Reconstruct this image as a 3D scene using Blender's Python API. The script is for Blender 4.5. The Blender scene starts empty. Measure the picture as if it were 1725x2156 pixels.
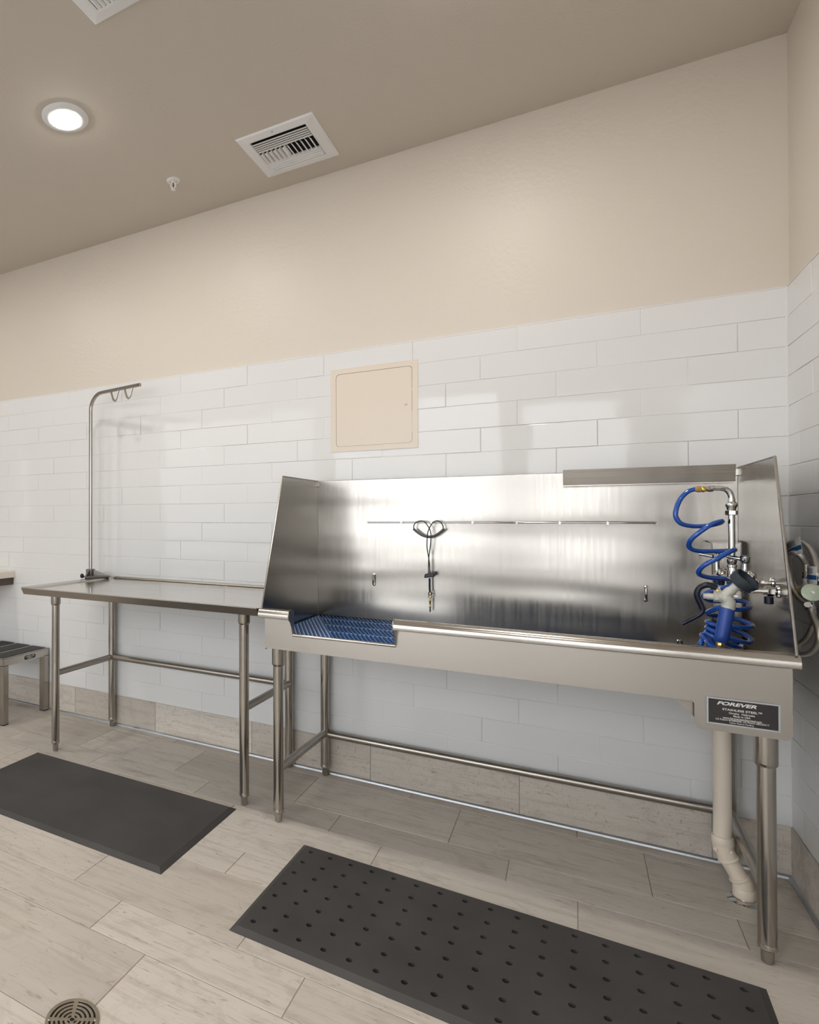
import bpy, bmesh, math, random
from mathutils import Vector, Matrix

random.seed(7)
scene = bpy.context.scene
C = scene.collection
V = Vector

# ------------------------------------------------------------------ camera
cam_data = bpy.data.cameras.new('camera')
cam = bpy.data.objects.new('camera', cam_data)
C.objects.link(cam)
yaw, pitch = -0.57109, 0.00967
fwd = V((math.sin(yaw) * math.cos(pitch), math.cos(yaw) * math.cos(pitch), math.sin(pitch)))
right = V((math.cos(yaw), -math.sin(yaw), 0.0))
up = right.cross(fwd)
cam.matrix_world = Matrix(((right.x, up.x, -fwd.x, -0.61597),
                           (right.y, up.y, -fwd.y, -2.89272),
                           (right.z, up.z, -fwd.z, 1.21915),
                           (0, 0, 0, 1)))
cam_data.sensor_fit = 'HORIZONTAL'
cam_data.sensor_width = 36.0
cam_data.lens = 1304.80 / 1725.0 * 36.0
cam_data.shift_x = (862.5 - 368.85) / 1725.0
cam_data.shift_y = (1076.4 - 1078.0) / 1725.0
cam_data.clip_start = 0.02
scene.camera = cam

# ------------------------------------------------------------------ world, exposure
world = bpy.data.worlds.new('sky')
scene.world = world
world.use_nodes = True
bg = world.node_tree.nodes['Background']
bg.inputs['Color'].default_value = (0.94, 0.97, 1.0, 1)
bg.inputs['Strength'].default_value = 7.0
LAMP = 132.0
scene.view_settings.view_transform = 'Standard'
scene.view_settings.look = 'None'
scene.view_settings.exposure = 0.92
scene.view_settings.gamma = 1.0
scene.view_settings.use_curve_mapping = False
scene.cycles.use_denoising = True
scene.cycles.max_bounces = 14
scene.cycles.diffuse_bounces = 8
scene.cycles.glossy_bounces = 8
scene.cycles.sample_clamp_indirect = 8.0
scene.cycles.caustics_reflective = False
scene.cycles.caustics_refractive = False

# ------------------------------------------------------------------ helpers
def obj(name, bm, m, parent=None, smooth=False, label=None):
    me = bpy.data.meshes.new(name)
    bmesh.ops.recalc_face_normals(bm, faces=bm.faces[:])
    bm.to_mesh(me)
    bm.free()
    for x in (m if isinstance(m, (list, tuple)) else [m]):
        me.materials.append(x)
    if smooth:
        for p in me.polygons:
            p.use_smooth = True
        try:
            me.set_sharp_from_angle(angle=math.radians(40))
        except Exception:
            pass
    o = bpy.data.objects.new(name, me)
    C.objects.link(o)
    if parent:
        o.parent = parent
        l = V(parent.location)
        q = parent.parent
        while q:
            l += V(q.location)
            q = q.parent
        if parent.type == 'EMPTY':
            o.matrix_parent_inverse = Matrix.Translation(-V(parent.location))
    if label:
        o['label'] = label
    return o

def thing(name, label, cat, loc=(0, 0, 0), group=None):
    o = bpy.data.objects.new(name, None)
    o.empty_display_size = 0.05
    C.objects.link(o)
    o.location = loc
    o['label'] = label
    o['category'] = cat
    if group:
        o['group'] = group
    return o

def tag(o, label, cat, group=None):
    o['label'] = label
    o['category'] = cat
    if group:
        o['group'] = group
    return o

def struct(name, bm, m, parent=None, smooth=False):
    o = obj(name, bm, m, parent, smooth)
    o['kind'] = 'structure'
    return o

def copy_tree(root, delta, rotz=0.0):
    r = root.copy()
    C.objects.link(r)
    r.location = V(root.location) + V(delta)
    r.rotation_euler = (0, 0, rotz)
    for ch in list(root.children):
        c = ch.copy()
        C.objects.link(c)
        c.parent = r
        c.matrix_parent_inverse = ch.matrix_parent_inverse.copy()
        for g in list(ch.children):
            d = g.copy()
            C.objects.link(d)
            d.parent = c
            d.matrix_parent_inverse = g.matrix_parent_inverse.copy()
    return r

def new():
    return bmesh.new()

def add_faces(bm, pts, faces, mi=0):
    vs = [bm.verts.new(p) for p in pts]
    out = []
    for f in faces:
        fc = bm.faces.new([vs[i] for i in f])
        fc.material_index = mi
        out.append(fc)
    return vs, out

def box(bm, lo, hi, bev=0.0, mi=0, seg=2):
    x0, y0, z0 = lo
    x1, y1, z1 = hi
    pts = [(x0, y0, z0), (x1, y0, z0), (x1, y1, z0), (x0, y1, z0), (x0, y0, z1), (x1, y0, z1), (x1, y1, z1), (x0, y1, z1)]
    vs, fs = add_faces(bm, pts, [(0, 3, 2, 1), (4, 5, 6, 7), (0, 1, 5, 4), (1, 2, 6, 5), (2, 3, 7, 6), (3, 0, 4, 7)], mi)
    if bev > 0:
        es = list({e for f in fs for e in f.edges})
        r = bmesh.ops.bevel(bm, geom=es, offset=bev, segments=seg, affect='EDGES', profile=0.5)
        for f in r['faces']:
            f.material_index = mi

def prism(bm, poly, axis, a, b, mi=0, bev=0.0):
    """extrude a 2-D polygon along an axis between a and b"""
    def P(q, t):
        if axis == 'x':
            return (t, q[0], q[1])
        if axis == 'y':
            return (q[0], t, q[1])
        return (q[0], q[1], t)
    n = len(poly)
    pts = [P(q, a) for q in poly] + [P(q, b) for q in poly]
    faces = [tuple(range(n))[::-1], tuple(range(n, 2 * n))] + [(i, (i + 1) % n, n + (i + 1) % n, n + i) for i in range(n)]
    vs, fs = add_faces(bm, pts, faces, mi)
    if bev > 0:
        es = list({e for f in fs for e in f.edges})
        bmesh.ops.bevel(bm, geom=es, offset=bev, segments=2, affect='EDGES', profile=0.5)

def frames(path):
    n = len(path)
    T = []
    for i in range(n):
        a = path[max(i - 1, 0)]
        b = path[min(i + 1, n - 1)]
        t = (b - a)
        T.append(t.normalized() if t.length > 1e-9 else V((0, 0, 1)))
    ref = V((0, 0, 1)) if abs(T[0].z) < 0.9 else V((0, 1, 0))
    N = (ref - T[0] * ref.dot(T[0])).normalized()
    out = []
    for i in range(n):
        N = (N - T[i] * N.dot(T[i]))
        N = N.normalized()
        out.append((N, T[i].cross(N)))
    return out

def tube(bm, path, r, seg=14, mi=0, squash=None, cap=True):
    path = [V(p) for p in path]
    n = len(path)
    rs = r if isinstance(r, (list, tuple)) else [r] * n
    fr = frames(path)
    rings = []
    for i in range(n):
        N, B = fr[i]
        ring = []
        for k in range(seg):
            a = 2 * math.pi * k / seg
            ca, sa = math.cos(a), math.sin(a)
            if squash:
                sa *= squash
            ring.append(bm.verts.new(path[i] + N * (ca * rs[i]) + B * (sa * rs[i])))
        rings.append(ring)
    for i in range(n - 1):
        for k in range(seg):
            f = bm.faces.new((rings[i][k], rings[i][(k + 1) % seg], rings[i + 1][(k + 1) % seg], rings[i + 1][k]))
            f.material_index = mi
    if cap:
        f = bm.faces.new(rings[0][::-1]); f.material_index = mi
        f = bm.faces.new(rings[-1]); f.material_index = mi

def smooth_path(pts, per=6):
    pts = [V(p) for p in pts]
    out = []
    n = len(pts)
    for i in range(n - 1):
        p0 = pts[max(i - 1, 0)]; p1 = pts[i]; p2 = pts[i + 1]; p3 = pts[min(i + 2, n - 1)]
        for k in range(per):
            t = k / per
            out.append(0.5 * ((2 * p1) + (p2 - p0) * t + (2 * p0 - 5 * p1 + 4 * p2 - p3) * t * t + (3 * p1 - p0 - 3 * p2 + p3) * t ** 3))
    out.append(pts[-1])
    return out

def lathe(bm, prof, o, axis=(0, 0, 1), seg=24, mi=0):
    """prof = [(radius, distance along axis)] starting at o; radius 0 ends close"""
    ax = V(axis).normalized()
    ref = V((0, 0, 1)) if abs(ax.z) < 0.9 else V((1, 0, 0))
    N = (ref - ax * ref.dot(ax)).normalized()
    B = ax.cross(N)
    o = V(o)
    rings = []
    for r, h in prof:
        if r < 1e-6:
            rings.append([bm.verts.new(o + ax * h)])
        else:
            rings.append([bm.verts.new(o + ax * h + (N * math.cos(2 * math.pi * k / seg) + B * math.sin(2 * math.pi * k / seg)) * r) for k in range(seg)])
    for a, b in zip(rings, rings[1:]):
        for k in range(seg):
            k2 = (k + 1) % seg
            if len(a) == 1 and len(b) == 1:
                continue
            if len(a) == 1:
                f = bm.faces.new((a[0], b[k2], b[k]))
            elif len(b) == 1:
                f = bm.faces.new((a[k], a[k2], b[0]))
            else:
                f = bm.faces.new((a[k], a[k2], b[k2], b[k]))
            f.material_index = mi
    for ring, rev in ((rings[0], True), (rings[-1], False)):
        if len(ring) > 1:
            f = bm.faces.new(ring[::-1] if rev else ring)
            f.material_index = mi

def cyl(bm, a, b, r, seg=20, mi=0):
    a = V(a); b = V(b)
    lathe(bm, [(r, 0), (r, (b - a).length)], a, b - a, seg, mi)

def sphere(bm, c, r, mi=0, seg=18, sc=(1, 1, 1)):
    rings = 10
    prof = [(r * math.sin(math.pi * i / rings), -r * math.cos(math.pi * i / rings)) for i in range(rings + 1)]
    prof[0] = (0, -r); prof[-1] = (0, r)
    n0 = len(bm.verts)
    lathe(bm, prof, (0, 0, 0), (0, 0, 1), seg, mi)
    bm.verts.ensure_lookup_table()
    for v in bm.verts[n0:]:
        v.co = V((v.co.x * sc[0], v.co.y * sc[1], v.co.z * sc[2])) + V(c)

# ------------------------------------------------------------------ materials
def nodes(m):
    return m.node_tree.nodes, m.node_tree.links

def mat(name, col, rough=0.5, metal=0.0, coat=0.0, spec=0.5, noise=None, bump=None, var=0.0, emit=None, rvar=0.0):
    """noise = scale triple of a variation texture; bump = list of (scale triple, distance, detail)"""
    m = bpy.data.materials.new(name)
    m.use_nodes = True
    N, L = nodes(m)
    p = N['Principled BSDF']
    p.inputs['Base Color'].default_value = (*col, 1)
    p.inputs['Roughness'].default_value = rough
    p.inputs['Metallic'].default_value = metal
    p.inputs['Coat Weight'].default_value = coat
    p.inputs['Specular IOR Level'].default_value = spec
    if emit:
        p.inputs['Emission Color'].default_value = (*emit[0], 1)
        p.inputs['Emission Strength'].default_value = emit[1]
    tc = N.new('ShaderNodeTexCoord')
    def tex(sc, det=3.0, rough_=0.5):
        mp = N.new('ShaderNodeMapping')
        mp.inputs['Scale'].default_value = sc
        L.new(tc.outputs['Object'], mp.inputs['Vector'])
        t = N.new('ShaderNodeTexNoise')
        t.inputs['Scale'].default_value = 1.0
        t.inputs['Detail'].default_value = det
        t.inputs['Roughness'].default_value = rough_
        L.new(mp.outputs['Vector'], t.inputs['Vector'])
        return t
    if noise:
        t = tex(noise, 4.0)
        if var > 0:
            mx = N.new('ShaderNodeMix'); mx.data_type = 'RGBA'
            mx.inputs[6].default_value = (*[max(0, c * (1 - var)) for c in col], 1)
            mx.inputs[7].default_value = (*[min(1, c * (1 + var)) for c in col], 1)
            L.new(t.outputs['Fac'], mx.inputs[0])
            L.new(mx.outputs[2], p.inputs['Base Color'])
        if rvar > 0:
            mr = N.new('ShaderNodeMapRange')
            mr.inputs['To Min'].default_value = max(0.02, rough - rvar)
            mr.inputs['To Max'].default_value = rough + rvar
            mr.inputs['From Min'].default_value = 0.3
            mr.inputs['From Max'].default_value = 0.7
            L.new(t.outputs['Fac'], mr.inputs['Value'])
            L.new(mr.outputs['Result'], p.inputs['Roughness'])
    prev = None
    for sc, dist, det in (bump or []):
        t = tex(sc, det)
        b = N.new('ShaderNodeBump')
        b.inputs['Strength'].default_value = 1.0
        b.inputs['Distance'].default_value = dist
        L.new(t.outputs['Fac'], b.inputs['Height'])
        if prev:
            L.new(prev.outputs['Normal'], b.inputs['Normal'])
        prev = b
    if prev:
        L.new(prev.outputs['Normal'], p.inputs['Normal'])
    return m

M = {}
BEIGE = (0.620, 0.562, 0.490)
M['wall_paint'] = mat('beige_wall_paint', BEIGE, 0.42, spec=0.4, bump=[((55, 55, 55), 0.0012, 3.0)], noise=(1.2, 1.2, 1.2), var=0.015)
M['ceil_paint'] = mat('beige_ceiling_paint', BEIGE, 0.8, spec=0.3, bump=[((90, 90, 90), 0.0006, 3.0)], noise=(1.2, 1.2, 1.2), var=0.012)
M['white_paint'] = mat('white_wall_paint', (0.86, 0.84, 0.81), 0.6, spec=0.3, bump=[((55, 55, 55), 0.001, 3.0)])
M['tile'] = mat('white_glazed_tile', (0.695, 0.692, 0.684), 0.045, spec=0.34, bump=[((9, 9, 9), 0.0004, 1.0)], noise=(2, 2, 2), var=0.02)
M['grout'] = mat('pale_grout', (0.68, 0.665, 0.64), 0.8, noise=(60, 60, 60), var=0.08)
M['floor_grout'] = mat('brown_floor_grout', (0.36, 0.30, 0.245), 0.9, noise=(9, 9, 9), var=0.35)
M['steel'] = mat('brushed_steel', (0.47, 0.44, 0.40), 0.22, 1.0, noise=(3, 160, 260), rvar=0.05, bump=[((4, 300, 400), 0.000008, 2.0)])
M['steel_v'] = mat('brushed_steel_vertical', (0.40, 0.372, 0.335), 0.19, 1.0, noise=(240, 240, 3), rvar=0.05, bump=[((350, 350, 5), 0.000008, 2.0)])
M['steel_wavy'] = mat('brushed_steel_sheet', (0.345, 0.325, 0.297), 0.23, 1.0, noise=(90, 90, 5), rvar=0.03,
                      bump=[((1.3, 1.3, 6.0), 0.012, 0.6)])
M['steel_dull'] = mat('dull_steel', (0.365, 0.335, 0.30), 0.33, 1.0, noise=(4, 140, 240), rvar=0.05, bump=[((5, 280, 380), 0.000008, 2.0)])
M['steel_table'] = mat('satin_steel_table', (0.66, 0.625, 0.58), 0.16, 1.0, noise=(5, 60, 60), rvar=0.05, bump=[((1.5, 3, 1), 0.0010, 0.5)])
M['cast'] = mat('cast_grey_metal', (0.20, 0.185, 0.17), 0.5, 0.85, noise=(80, 80, 80), var=0.1, bump=[((300, 300, 300), 0.0002, 2.0)])
M['chrome'] = mat('chrome', (0.62, 0.61, 0.59), 0.06, 1.0, noise=(20, 20, 20), rvar=0.03)
M['alu'] = mat('aluminium_strip', (0.46, 0.475, 0.50), 0.42, 1.0, noise=(4, 40, 40), rvar=0.05)
M['brass'] = mat('brass', (0.62, 0.42, 0.16), 0.28, 1.0, noise=(60, 60, 60), var=0.12)
M['braid'] = mat('braided_steel', (0.62, 0.59, 0.54), 0.35, 1.0, noise=(700, 700, 900), var=0.25, bump=[((800, 800, 900), 0.0006, 1.0)])
M['rubber'] = mat('charcoal_rubber', (0.055, 0.051, 0.049), 0.62, spec=0.35, noise=(5, 5, 5), var=0.38, bump=[((500, 500, 500), 0.0003, 1.0)])
M['recess_shade'] = mat('painted_recess_shade', (0.008, 0.008, 0.008), 0.9, noise=(30, 30, 30), var=0.1)  # near black painted in as the shade inside gaps, holes and slots
M['grit'] = mat('black_grip_strip', (0.045, 0.043, 0.042), 0.8, noise=(40, 40, 40), var=0.15, bump=[((900, 900, 900), 0.0006, 1.0)])
M['blue_hose'] = mat('glossy_blue_hose', (0.010, 0.075, 0.37), 0.12, coat=0.3, noise=(30, 30, 30), var=0.05)
M['blue_grip'] = mat('blue_rubber_grip', (0.018, 0.062, 0.30), 0.42, noise=(60, 60, 60), var=0.06)
M['blue_mat'] = mat('blue_matting', (0.008, 0.075, 0.25), 0.4, noise=(30, 30, 30), var=0.15, bump=[((20, 500, 20), 0.0012, 1.0)])
M['blue_pale'] = mat('pale_blue_matting', (0.42, 0.55, 0.80), 0.4, noise=(60, 60, 60), var=0.1)
M['navy'] = mat('navy_plastic', (0.008, 0.010, 0.024), 0.25, spec=0.3, noise=(40, 40, 40), var=0.1)
M['slate'] = mat('slate_rubber', (0.022, 0.033, 0.046), 0.5, noise=(40, 40, 40), var=0.1)
M['spray_grey'] = mat('grey_spray_body', (0.50, 0.50, 0.45), 0.35, noise=(40, 40, 40), var=0.04)
M['pvc'] = mat('cream_pipe', (0.68, 0.60, 0.50), 0.38, noise=(12, 12, 12), var=0.03)
M['panel_paint'] = mat('beige_enamel', (0.66, 0.575, 0.48), 0.30, noise=(4, 4, 4), var=0.01, bump=[((60, 60, 60), 0.0003, 2.0)])
M['white_metal'] = mat('white_enamel', (0.80, 0.80, 0.80), 0.45, noise=(9, 9, 9), var=0.03)
M['lens'] = mat('lit_lens', (1, 1, 1), 0.5, noise=(3, 3, 3), emit=((1.0, 0.955, 0.90), LAMP))
M['cord'] = mat('black_cord', (0.018, 0.017, 0.018), 0.5, noise=(300, 300, 300), var=0.2)
M['cord_tube'] = mat('dark_grey_tube', (0.075, 0.075, 0.08), 0.4, noise=(90, 90, 90), var=0.1)
M['plate_black'] = mat('black_label', (0.018, 0.014, 0.014), 0.35, noise=(60, 60, 60), var=0.15)
M['plate_ink'] = mat('silver_ink', (0.72, 0.71, 0.68), 0.4, noise=(60, 60, 60), var=0.04)
M['tag_white'] = mat('white_tag', (0.74, 0.74, 0.74), 0.45, noise=(60, 60, 60), var=0.05)
M['tag_blue'] = mat('blue_tag_band', (0.02, 0.10, 0.32), 0.45, noise=(60, 60, 60), var=0.08)
M['tag_red'] = mat('red_tag_line', (0.45, 0.06, 0.05), 0.45, noise=(60, 60, 60), var=0.05)
M['handle_disc'] = mat('iridescent_disc', (0.42, 0.47, 0.36), 0.2, 0.8, noise=(45, 45, 45), var=0.35)
M['drain'] = mat('bronze_grate', (0.34, 0.29, 0.225), 0.38, 0.85, noise=(25, 25, 25), var=0.2)
M['stone'] = mat('cream_counter', (0.70, 0.655, 0.575), 0.3, noise=(30, 30, 30), var=0.04)
M['brown'] = mat('dark_brown_apron', (0.075, 0.05, 0.04), 0.4, noise=(6, 60, 60), var=0.2)
M['red_bulb'] = mat('red_bulb', (0.35, 0.02, 0.015), 0.1, noise=(60, 60, 60), var=0.05)
M['ground'] = mat('outdoor_paving', (0.42, 0.41, 0.40), 0.9, noise=(3, 3, 3), var=0.1)

def glass_mat(name, tint):
    m = bpy.data.materials.new(name)
    m.use_nodes = True
    N, L = nodes(m)
    N.remove(N['Principled BSDF'])
    out = N['Material Output']
    t = N.new('ShaderNodeBsdfTransparent'); t.inputs['Color'].default_value = (tint, tint, tint, 1)
    g = N.new('ShaderNodeBsdfGlossy'); g.inputs['Roughness'].default_value = 0.02
    f = N.new('ShaderNodeFresnel'); f.inputs['IOR'].default_value = 1.45
    mx = N.new('ShaderNodeMixShader')
    L.new(f.outputs[0], mx.inputs[0]); L.new(t.outputs[0], mx.inputs[1]); L.new(g.outputs[0], mx.inputs[2])
    L.new(mx.outputs[0], out.inputs['Surface'])
    return m
M['glass_tint'] = glass_mat('tinted_window_glass', 0.62)
M['glass_fill'] = glass_mat('half_tinted_fill_glass', 0.45)  # panes of the openings added as fill light

def plank_mat(name, scribble=False):
    """pale weathered wood-look porcelain: each plank has its own tone (attribute 'tone')"""
    m = bpy.data.materials.new(name)
    m.use_nodes = True
    N, L = nodes(m)
    p = N['Principled BSDF']
    p.inputs['Roughness'].default_value = 0.42
    p.inputs['Specular IOR Level'].default_value = 0.4
    tc = N.new('ShaderNodeTexCoord')
    at = N.new('ShaderNodeAttribute'); at.attribute_name = 'tone'
    sc = N.new('ShaderNodeVectorMath'); sc.operation = 'SCALE'
    L.new(at.outputs['Vector'], sc.inputs[0]); sc.inputs['Scale'].default_value = 37.0
    ad = N.new('ShaderNodeVectorMath'); ad.operation = 'ADD'
    L.new(tc.outputs['Object'], ad.inputs[0]); L.new(sc.outputs[0], ad.inputs[1])
    def tex(s, det, r=0.55, dist=0.0):
        mp = N.new('ShaderNodeMapping'); mp.inputs['Scale'].default_value = s
        L.new(ad.outputs[0], mp.inputs['Vector'])
        t = N.new('ShaderNodeTexNoise'); t.inputs['Scale'].default_value = 1.0
        t.inputs['Detail'].default_value = det; t.inputs['Roughness'].default_value = r
        t.inputs['Distortion'].default_value = dist
        L.new(mp.outputs[0], t.inputs['Vector'])
        return t
    def ramp(t, a, b):
        mr = N.new('ShaderNodeMapRange'); mr.inputs['From Min'].default_value = a; mr.inputs['From Max'].default_value = b
        mr.clamp = True
        L.new(t.outputs['Fac'], mr.inputs['Value'])
        return mr
    def mixc(fac, a, b, k=1.0):
        mx = N.new('ShaderNodeMix'); mx.data_type = 'RGBA'
        if k != 1.0:
            mu = N.new('ShaderNodeMath'); mu.operation = 'MULTIPLY'; mu.inputs[1].default_value = k
            L.new(fac, mu.inputs[0]); fac = mu.outputs[0]
        L.new(fac, mx.inputs[0])
        for s, v in ((6, a), (7, b)):
            if isinstance(v, tuple):
                mx.inputs[s].default_value = (*v, 1)
            else:
                L.new(v, mx.inputs[s])
        return mx.outputs[2]
    sep = N.new('ShaderNodeSeparateXYZ'); L.new(at.outputs['Vector'], sep.inputs[0])
    base = mixc(sep.outputs[0], (0.47, 0.425, 0.375), (0.60, 0.555, 0.495))
    c = mixc(ramp(tex((1.6, 9, 9), 4), 0.35, 0.75).outputs[0], base, (0.62, 0.565, 0.49), 0.55)
    c = mixc(ramp(tex((3, 42, 42), 5, 0.65, 0.4), 0.50, 0.76).outputs[0], c, (0.35, 0.30, 0.245), 0.75)
    c = mixc(ramp(tex((7, 9, 9), 5, 0.6, 1.5), 0.54, 0.74).outputs[0], c, (0.36, 0.32, 0.28), 0.60)
    c = mixc(ramp(tex((12, 70, 70), 3, 0.5, 2.0), 0.62, 0.72).outputs[0], c, (0.25, 0.20, 0.15), 0.6)
    if scribble:
        c = mixc(ramp(tex((60, 60, 34), 4, 0.6, 3.0), 0.58, 0.66).outputs[0], c, (0.27, 0.225, 0.18), 0.6)
    L.new(c, p.inputs['Base Color'])
    b = N.new('ShaderNodeBump'); b.inputs['Distance'].default_value = 0.0006
    L.new(tex((4, 60, 60), 4).outputs['Fac'], b.inputs['Height'])
    L.new(b.outputs[0], p.inputs['Normal'])
    return m
M['plank'] = plank_mat('wood_look_floor_tile')
M['skirt'] = plank_mat('wood_look_skirting_tile', True)

# ------------------------------------------------------------------ the room
XL, YR, ZC = -6.2, -4.4, 2.875
TOP, BASE, TH = 2.0024, 0.1736, 0.1016
TW3 = 0.135969
X0 = -2.03052

def tile_face(bm, P, u0, u1, v0, v1, mi, g=0.0010, bev=0.0016, depth=0.0015, tilt=0.0):
    """a glazed tile with a pillowed edge; P(u, v, d) maps to space, d = height above the grout"""
    u0 += g; u1 -= g; v0 += g; v1 -= g
    if u1 - u0 < 0.004 or v1 - v0 < 0.004:
        return
    a = random.uniform(-tilt, tilt); b = random.uniform(-tilt, tilt)
    uc = (u0 + u1) / 2; vc = (v0 + v1) / 2
    def q(u, v, d):
        return P(u, v, d + a * (u - uc) + b * (v - vc))
    rings = []
    for ins, d in ((0, 0.0), (0.0, depth * 0.55), (bev * 0.45, depth * 0.9), (bev, depth)):
        rings.append([bm.verts.new(q(u, v, d)) for u, v in ((u0 + ins, v0 + ins), (u1 - ins, v0 + ins), (u1 - ins, v1 - ins), (u0 + ins, v1 - ins))])
    out = []
    for r0, r1 in zip(rings, rings[1:]):
        for k in range(4):
            out.append(bm.faces.new((r0[k], r0[(k + 1) % 4], r1[(k + 1) % 4], r1[k])))
    out.append(bm.faces.new(rings[-1]))
    for f in out:
        f.material_index = mi
    return out

def tiled_wall(name, P, length, shift, slab_lo, slab_hi):
    """u runs along the wall away from the corner, from 0 to length"""
    bm = new()
    # painted slab behind everything
    box(bm, slab_lo, slab_hi, mi=0)
    # grout bed
    D = 0.0015
    pts = [P(0, 0.0, -D), P(length, 0.0, -D), P(length, TOP, -D), P(0, TOP, -D)]
    add_faces(bm, pts, [(0, 1, 2, 3)], 2)
    # the tiles
    row = 0
    z1 = TOP
    while z1 > BASE + 0.01:
        z0 = max(z1 - TH, BASE)
        ph = (shift + row * TW3) % (3 * TW3)
        u = -3 * TW3 + ph
        while u < length:
            a, b = max(u, 0.0), min(u + 3 * TW3, length)
            if b - a > 0.005:
                tile_face(bm, lambda uu, vv, d: P(uu, vv, d - D), a, b, z0, z1, 1, tilt=0.0055)
            u += 3 * TW3
        row += 1
        z1 -= TH
    # rounded top edge trim
    n = 8
    prof = [(-0.008, 0.0), (0.0, 0.0)] + [(0.0 - 0.006 * (1 - math.cos(math.pi / 2 * k / n)), 0.006 * math.sin(math.pi / 2 * k / n)) for k in range(n + 1)] + [(-0.008, 0.006)]
    pa = [P(0, TOP + q[1], q[0]) for q in prof]
    pb = [P(length, TOP + q[1], q[0]) for q in prof]
    for i in range(len(prof) - 1):
        add_faces(bm, [pa[i], pb[i], pb[i + 1], pa[i + 1]], [(0, 1, 2, 3)], 1)
    return struct(name, bm, [M['wall_paint'], M['tile'], M['grout']])

# back wall: u = -x ; joints: row 1 at X0 + 3k*TW3, each row below is shifted one third to the left
ph_back = (-X0) % (3 * TW3)
tiled_wall('wall_back', lambda u, v, d: (-u, -d, v), -XL, ph_back, (XL, 0.008, -0.05), (0.15, 0.15, ZC))
tiled_wall('wall_right', lambda u, v, d: (-d, -u, v), -YR, 0.26, (0.008, YR, -0.05), (0.15, 0.008, ZC))
# rear and left walls with glazed openings, some added for fill light
WIN = [(-3.10, -1.24, 0.10, 2.58, 'glass_tint'), (-1.06, -0.16, 0.10, 2.45, 'glass_tint'), (-5.60, -3.25, 0.10, 2.58, 'glass_fill')]  # third opening is unseen, added as fill light from the left
SIDE_FILL = (-4.10, -2.30, 0.12, 2.58)  # unseen opening added in the left wall for fill light
bm = new()
y0, y1 = YR - 0.16, YR
ed_ = [0.15, -0.16, -1.06, -1.24, -3.10, -3.25, -5.60, XL - 0.14]
for k in range(0, 8, 2):
    box(bm, (ed_[k + 1], y0, -0.05), (ed_[k], y1, ZC))
for a, b, c, d, g in WIN:
    box(bm, (a, y0, -0.05), (b, y1, c))
    box(bm, (a, y0, d), (b, y1, ZC))
struct('wall_rear', bm, M['white_paint'])
bm = new()
x0, x1 = XL - 0.14, XL
box(bm, (x0, YR, -0.05), (x1, SIDE_FILL[0], ZC))
box(bm, (x0, SIDE_FILL[1], -0.05), (x1, 0.008, ZC))
box(bm, (x0, SIDE_FILL[0], -0.05), (x1, SIDE_FILL[1], SIDE_FILL[2]))
box(bm, (x0, SIDE_FILL[0], SIDE_FILL[3]), (x1, SIDE_FILL[1], ZC))
struct('wall_left', bm, M['white_paint'])
def window(i, P, a, b, c, d, g):
    w = 0.045
    def bx(bm, u0, u1, v0, v1, t0, t1, bev=0.0):
        p, q = P(u0, t0, v0), P(u1, t1, v1)
        box(bm, tuple(min(s, t) for s, t in zip(p, q)), tuple(max(s, t) for s, t in zip(p, q)), bev)
    bm = new()
    for u0, u1, v0, v1 in ((a, a + w, c, d), (b - w, b, c, d), (a + w, b - w, c, c + w), (a + w, b - w, d - w, d)):
        bx(bm, u0, u1, v0, v1, 0.05, 0.11, 0.003)
    if c < 0.2:
        bx(bm, a + w, b - w, 0.84, 0.93, 0.05, 0.11, 0.003)
    fr = struct('window_%d' % i, bm, M['white_metal'])
    bm = new(); bx(bm, a + w, b - w, c + w, d - w, 0.077, 0.083)
    o = obj('pane', bm, M[g], fr)
    o['kind'] = 'structure'
for i, (a, b, c, d, g) in enumerate(WIN):
    window(i + 1, lambda u, t, v: (u, YR - 0.16 + t, v), a, b, c, d, g)
window(4, lambda u, t, v: (XL - 0.14 + t, u, v), *SIDE_FILL, 'glass_fill')  # left window is unseen, added for fill light

bm = new(); box(bm, (XL - 0.14, YR - 0.16, ZC), (0.15, 0.15, ZC + 0.1))
struct('ceiling', bm, M['ceil_paint'])

# floor: alternating 12 and 6 inch rows of 24 inch planks, each row shifted by a third
bm = new()
box(bm, (XL, YR, -0.05), (0.008, 0.008, -0.0018), mi=1)
tone = []
yy = 0.0675 - 0.158
n = -1
rows = []
while yy < -YR:
    wdt = 0.3105 if n % 2 == 0 else 0.158
    rows.append((n, max(yy, 0.0), yy + wdt))
    yy += wdt
    n += 1
for n, ya, yb in rows:
    k0 = (2 - n) % 3
    x = -k0 * 0.20333 + 0.61 * 2
    while x > XL:
        xa, xb = max(x - 0.61, XL), min(x, 0.0)
        if xb - xa > 0.004:
            t = (random.random(), random.random(), random.random())
            fs = tile_face(bm, lambda u, v, d: (u, -v, d - 0.0018), xa, xb, ya, min(yb, -YR), 0, g=0.0013, bev=0.0012, depth=0.0018, tilt=0.0)
            if fs:
                tone.append((len(fs), t))
        x -= 0.61
# per-plank tone attribute on faces
me = bpy.data.meshes.new('floor')
bm.to_mesh(me); bm.free()
me.materials.append(M['plank']); me.materials.append(M['floor_grout'])
attr = me.attributes.new('tone', 'FLOAT_VECTOR', 'FACE')
vals = [(0.5, 0.5, 0.5)] * 6
for cnt, t in tone:
    vals += [t] * cnt
for i, v in enumerate(vals):
    attr.data[i].vector = v
fl = bpy.data.objects.new('floor', me)
C.objects.link(fl)
fl['kind'] = 'structure'

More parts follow.
